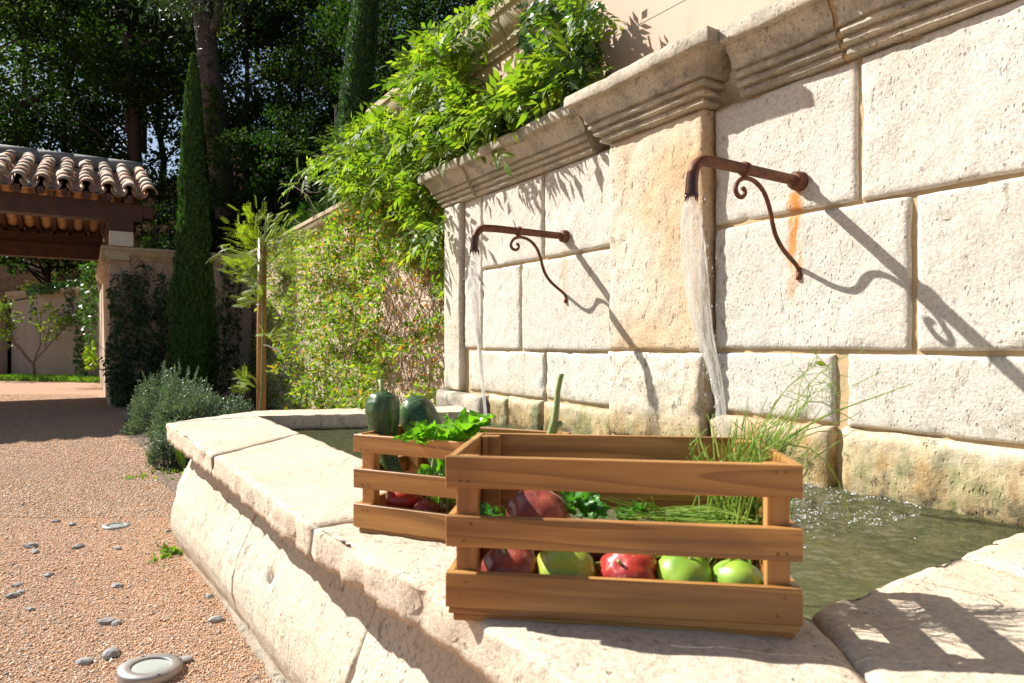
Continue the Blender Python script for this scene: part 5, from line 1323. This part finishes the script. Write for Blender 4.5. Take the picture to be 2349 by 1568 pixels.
def scrub(name, n, f, label, tpl, mat, lo, hi):
    pos = np.array([f() for _ in range(n)]); o = leafobj(name, tpl, mat, pos, rng.normal(size=(n, 3))*.7+np.array([0, -.3, .6]), rnd3(n)+np.array([0, -.6, .8]), rng.uniform(lo, hi, n), None); return tag(o, label, 'ground cover', kind='stuff')
M['dry'] = leafmat('dry_litter', [(.16, .10, .06), (.10, .065, .04), (.22, .16, .10)], .2, .8, spec=.1)
def fbank():
    while True:
        a = random.uniform(-6, 6); d = random.uniform(.2, 5.5); q_ = wa+wd*a+wi*d; low = max(0, min(1, -a*1.5)); base = 2.12*(1-low)+1.3*low
        z = base+max(0, d-.4)*.62+fb(Vector((q_.x*.5, q_.y*.5, 7)), 4)*.35*min(1, d*.5)
        if noise.noise(Vector((a*1.1, d*1.5, 3))) > random.uniform(-.35, .3): return (q_.x, q_.y, z-.02)
scrub('dry_ground_cover', 12000, fbank, 'dry litter and roots on the brown bank under the pavilion beam', T_THIN, M['dry'], .10, .25)
scrub('ground_cover', 4200, fbank, 'low green growth on the brown bank under the pavilion beam', T_LEAF, M['forest'], .08, .16)
def fhill():
    w = random.uniform(2.7, 16); s_ = random.uniform(-26, -6); p = SW(s_, w); return (p.x, p.y, hill_z(s_, w)-.02)
scrub('hillside_ground_cover', 26000, fhill, 'dark leafy undergrowth on the hillside below the trees', T_LEAF, M['forest_d'], .14, .34)
# trellis wires on the pink wall
m = MB(); m.tube([PW(1340, 118, 2.2), PW(1480, 50, 2.2), PW(1620, -25, 2.2)], .0022, 5); tag(m.put('trellis_wire', M['wire']), 'thin wire stretched in front of the upper pink wall', 'wire')

# ------------------------------------------------------------------ CYPRESSES
def cypress(base, H, prof, n, lean, label):
    t = thing('cypress_tree', base, label, 'tree', 'narrow cypresses')
    def rad(u):
        for (a, ra), (b_, rb) in zip(prof, prof[1:]):
            if u <= b_: return ra+(rb-ra)*(u-a)/(b_-a)
        return prof[-1][1]
    us = rng.random(n)**.9; an = rng.random(n)*2*math.pi
    rr = np.array([rad(float(u)) for u in us])
    lump = np.array([noise.noise(Vector((math.cos(a)*1.6, math.sin(a)*1.6, float(u)*H*1.6)))*.22+noise.noise(Vector((math.cos(a)*5, math.sin(a)*5, float(u)*H*6)))*.16 for u, a in zip(us, an)])
    r_ = rr*(1+lump)*rng.uniform(.72, 1.0, n)
    lx = np.array([lean(float(u)) for u in us])
    pos = np.column_stack([base.x+np.cos(an)*r_+lx, base.y+np.sin(an)*r_, base.z+us*H])
    d = np.column_stack([np.cos(an)*.45, np.sin(an)*.45, np.ones(n)*1.3])+rng.normal(size=(n, 3))*.28
    sc = scatter(T_LEAF, pos, d, np.column_stack([np.cos(an), np.sin(an), np.zeros(n)])+rng.normal(size=(n, 3))*.5, rng.uniform(.035, .07, n))
    m = MB(); m.lathe([(rad(k/20)*.78, k/20*H*.985) for k in range(21)], 14, base); cme = m.mesh()
    for vv in cme.vertices: vv.co.x += lean(min(1, max(0, (vv.co.z-base.z)/H)))
    c = np.array([vv.co[:] for vv in cme.vertices], dtype=np.float32); cme.calc_loop_triangles(); tr = np.array([tuple(x.vertices) for x in cme.loop_triangles])
    put('crown', join(sc, (c, tr)), M['cyp'], t)
    m = MB(); m.tube([base-Vector((0, 0, .1)), base+Vector((0, 0, H*.3))], [.07, .05], 8); m.put('trunk', M['darkbark'], t)
cb = Vector((-4.62, 9.36, 0))
cypress(cb, 5.05, [(0, .18), (.06, .30), (.16, .34), (.30, .30), (.45, .22), (.6, .185), (.8, .125), (.93, .07), (1, .01)], 30000, lambda u: .06-.02*u+.10*max(0, u-.75), 'slim dark cypress in front of the side wall beside the pavilion')
cb2 = PY(775, 560, 10.2)
cypress(cb2, 7.2, [(0, .20), (.15, .25), (.4, .23), (.7, .20), (1, .03)], 28000, lambda u: .85*u*1.0, 'second cypress behind the creeper wall leaning slightly right')

# ------------------------------------------------------------------ FOREST
def trunk_mesh(m, pts, r0, r1, n=10):
    k = len(pts); m.tube(pts, [r0+(r1-r0)*i/(k-1) for i in range(k)], n)
def tree(px, Y, H, cr, label, mat='forest', n=7500, name='broadleaf_tree', low=.22, lean=0., z0=None, clumps=55, ls=(.10, .17), tr=.13, group='trees on the wooded hillside'):
    x = (px-1174.5)/F*Y; s_, w_ = toSW((x, Y)); zb_ = hill_z(s_, max(w_, 2.5)) if s_ > -21 else hill_z(s_, w_)
    base = Vector((x, Y, zb_-.2)) if z0 is None else Vector((x, Y, z0))
    t = thing(name, base, label, 'tree', group)
    m = MB(); top = base+Vector((lean*H, 0, H*.92)); tp = [base.lerp(top, k/7)+Vector((random.gauss(0, .07), random.gauss(0, .07), 0))*(1 if k else 0) for k in range(8)]
    trunk_mesh(m, tp, tr, tr*.25); cents = []
    for k in range(clumps):
        u = random.uniform(low, 1.0); a = random.random()*2*math.pi; env = cr*math.sin(math.pi*min(1, (u-low)/(1-low)*.85+.12))**.6
        rr = env*math.sqrt(random.random()); c = base.lerp(top, min(1, u*1.05))+Vector((math.cos(a)*rr, math.sin(a)*rr, random.gauss(0, .2))); cents.append(c)
        if k % 3 == 0: b0 = base.lerp(top, max(.1, u-.12)); m.tube([b0, b0.lerp(c, .5)+Vector((0, 0, .1)), c], [tr*.35, tr*.22, tr*.08], 5)
    m.put('trunk', M['darkbark'], t, True)
    per = n//clumps; C_ = np.repeat(np.array([tuple(c) for c in cents]), per, 0); k = len(C_)
    off = rnd3(k)*(rng.random((k, 1))**.45)*rng.uniform(.45, .95, (k, 1))*np.array([1, 1, .6])*cr*.36
    pos = C_+off; leafobj('crown', T_QUAD, M[mat], pos, off+rng.normal(size=(k, 3))*.4, rnd3(k)+np.array([0, 0, .9]), rng.uniform(ls[0], ls[1], k), t)
    return t
random.seed(33)
kinds = ['dark leafy tree behind the pavilion roof', 'backlit green tree at the top left of the wood', 'tall tree between the pavilion and the slim cypress']
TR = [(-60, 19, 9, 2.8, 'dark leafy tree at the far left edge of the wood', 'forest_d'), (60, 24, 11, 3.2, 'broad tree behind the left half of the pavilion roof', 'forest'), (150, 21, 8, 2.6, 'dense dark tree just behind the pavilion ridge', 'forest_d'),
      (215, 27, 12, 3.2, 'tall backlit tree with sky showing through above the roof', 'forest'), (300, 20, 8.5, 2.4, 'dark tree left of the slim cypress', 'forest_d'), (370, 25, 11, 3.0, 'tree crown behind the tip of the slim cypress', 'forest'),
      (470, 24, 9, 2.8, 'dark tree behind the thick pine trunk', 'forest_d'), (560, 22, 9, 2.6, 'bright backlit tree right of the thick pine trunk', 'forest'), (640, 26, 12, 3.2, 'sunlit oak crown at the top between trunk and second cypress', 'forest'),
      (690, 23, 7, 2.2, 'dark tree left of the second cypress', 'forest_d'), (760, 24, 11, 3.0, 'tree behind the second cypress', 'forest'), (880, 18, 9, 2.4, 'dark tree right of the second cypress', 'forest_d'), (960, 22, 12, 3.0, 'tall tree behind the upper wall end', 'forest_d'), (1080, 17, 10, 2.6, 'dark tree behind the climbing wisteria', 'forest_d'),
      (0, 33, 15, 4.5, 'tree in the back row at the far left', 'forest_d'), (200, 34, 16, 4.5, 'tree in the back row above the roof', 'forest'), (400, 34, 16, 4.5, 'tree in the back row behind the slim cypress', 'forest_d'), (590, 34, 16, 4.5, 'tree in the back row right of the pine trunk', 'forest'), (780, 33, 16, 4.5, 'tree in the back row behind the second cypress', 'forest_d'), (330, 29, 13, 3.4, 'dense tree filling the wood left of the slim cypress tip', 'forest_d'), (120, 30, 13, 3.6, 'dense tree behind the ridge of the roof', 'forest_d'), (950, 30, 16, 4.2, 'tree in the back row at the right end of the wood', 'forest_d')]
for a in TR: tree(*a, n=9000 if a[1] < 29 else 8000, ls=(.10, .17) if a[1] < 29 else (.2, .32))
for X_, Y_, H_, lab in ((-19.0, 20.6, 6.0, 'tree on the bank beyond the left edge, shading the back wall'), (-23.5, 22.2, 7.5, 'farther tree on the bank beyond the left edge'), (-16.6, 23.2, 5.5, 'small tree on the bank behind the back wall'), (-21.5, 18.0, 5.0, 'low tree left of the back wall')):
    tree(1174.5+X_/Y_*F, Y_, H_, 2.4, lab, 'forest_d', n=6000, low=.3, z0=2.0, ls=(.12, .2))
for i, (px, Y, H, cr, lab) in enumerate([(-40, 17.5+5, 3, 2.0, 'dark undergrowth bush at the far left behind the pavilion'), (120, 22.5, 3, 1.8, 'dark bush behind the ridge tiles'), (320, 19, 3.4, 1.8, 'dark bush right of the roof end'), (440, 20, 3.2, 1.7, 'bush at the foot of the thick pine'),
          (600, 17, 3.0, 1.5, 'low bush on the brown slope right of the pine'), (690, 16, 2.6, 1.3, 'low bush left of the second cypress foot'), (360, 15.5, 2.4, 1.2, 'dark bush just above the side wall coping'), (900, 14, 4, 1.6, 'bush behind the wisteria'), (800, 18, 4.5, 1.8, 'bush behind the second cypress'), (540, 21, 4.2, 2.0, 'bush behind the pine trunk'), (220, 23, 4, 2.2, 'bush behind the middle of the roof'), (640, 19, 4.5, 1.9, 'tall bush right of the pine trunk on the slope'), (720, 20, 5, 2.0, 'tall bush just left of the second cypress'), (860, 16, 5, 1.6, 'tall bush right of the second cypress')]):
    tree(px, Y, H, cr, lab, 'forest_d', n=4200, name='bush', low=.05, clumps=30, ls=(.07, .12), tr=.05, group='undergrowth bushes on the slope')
# the thick pine
pb = PY(517, 500, 19); pt = thing('pine_tree', pb, 'thick grey pine trunk leaning left behind the slim cypress', 'tree')
m = MB(); pts = [PY(522, 500, 19), PY(508, 400, 19), PY(494, 280, 19), PY(482, 170, 19), PY(470, 60, 19), PY(462, -40, 19), PY(450, -200, 19), PY(445, -380, 19)]
m.tube(pts, [.34, .31, .30, .28, .27, .26, .2, .1], 16); me = m.mesh()
for vv in me.vertices: k = noise.noise(vv.co*3)*.04; vv.co.x += k; vv.co.y += k
put('trunk', me, M['bark'], pt, True)
m = MB(); m.tube([PY(476, 85, 19), PY(492, 62, 18.9), PY(502, 25, 18.9), PY(500, -40, 18.9)], [.13, .13, .12, .1], 10); m.put('branch', M['bark'], pt, True)
for k in range(3): m = MB(); p = PY(478+6*k, 150+45*k, 18.72); m.lathe([(0, .03), (.06, .02), (.08, -.04)], 10, p, Euler((R(90), 0, 0)).to_matrix()); m.put('knot', M['darkbark'], pt, True)
n = 3500; c = np.array([tuple(PY(random.gauss(430, 60), random.gauss(-40, 50), 19+random.gauss(0, 1))) for _ in range(n)]); leafobj('crown', T_THIN, M['pine_n'], c, rnd3(n)+np.array([0, 0, .3]), rnd3(n), rng.uniform(.15, .3, n), pt)
cly([(468, 190), (505, 200), (520, 470), (480, 470)], 420, 18.6, .08, T_IVY, M['forest'], pt, .08, .14, 'ivy_leaves')
for px0, px1, y1, lab in ((265, 310, 300, 'dark slanting pine trunk above the pavilion roof'),):
    t = thing('pine_tree', PY(px1, 420, 20), lab, 'tree', 'bare dark trunks in the wood'); m = MB(); m.tube([PY(px1+4, 440, 20), PY(px1, y1-40, 20), PY((px0+px1)/2+6, 90, 20), PY(px0-10, -40, 20)], [.16, .16, .14, .1], 9); m.put('trunk', M['darkbark'], t, True)
t = thing('bent_tree', PY(60, 260, 21), 'crooked brown limb bending at the left of the wood', 'tree'); m = MB(); m.tube([PY(20, 350, 21), PY(60, 240, 21), PY(95, 225, 21), PY(150, 205, 21), PY(165, 150, 21), PY(172, 90, 21)], [.2, .2, .17, .15, .11, .07], 9); m.put('trunk', M['darkbark'], t, True)
print('objects', len(bpy.data.objects), 'tris', sum(len(o.data.polygons) for o in bpy.data.objects if o.type == 'MESH'))
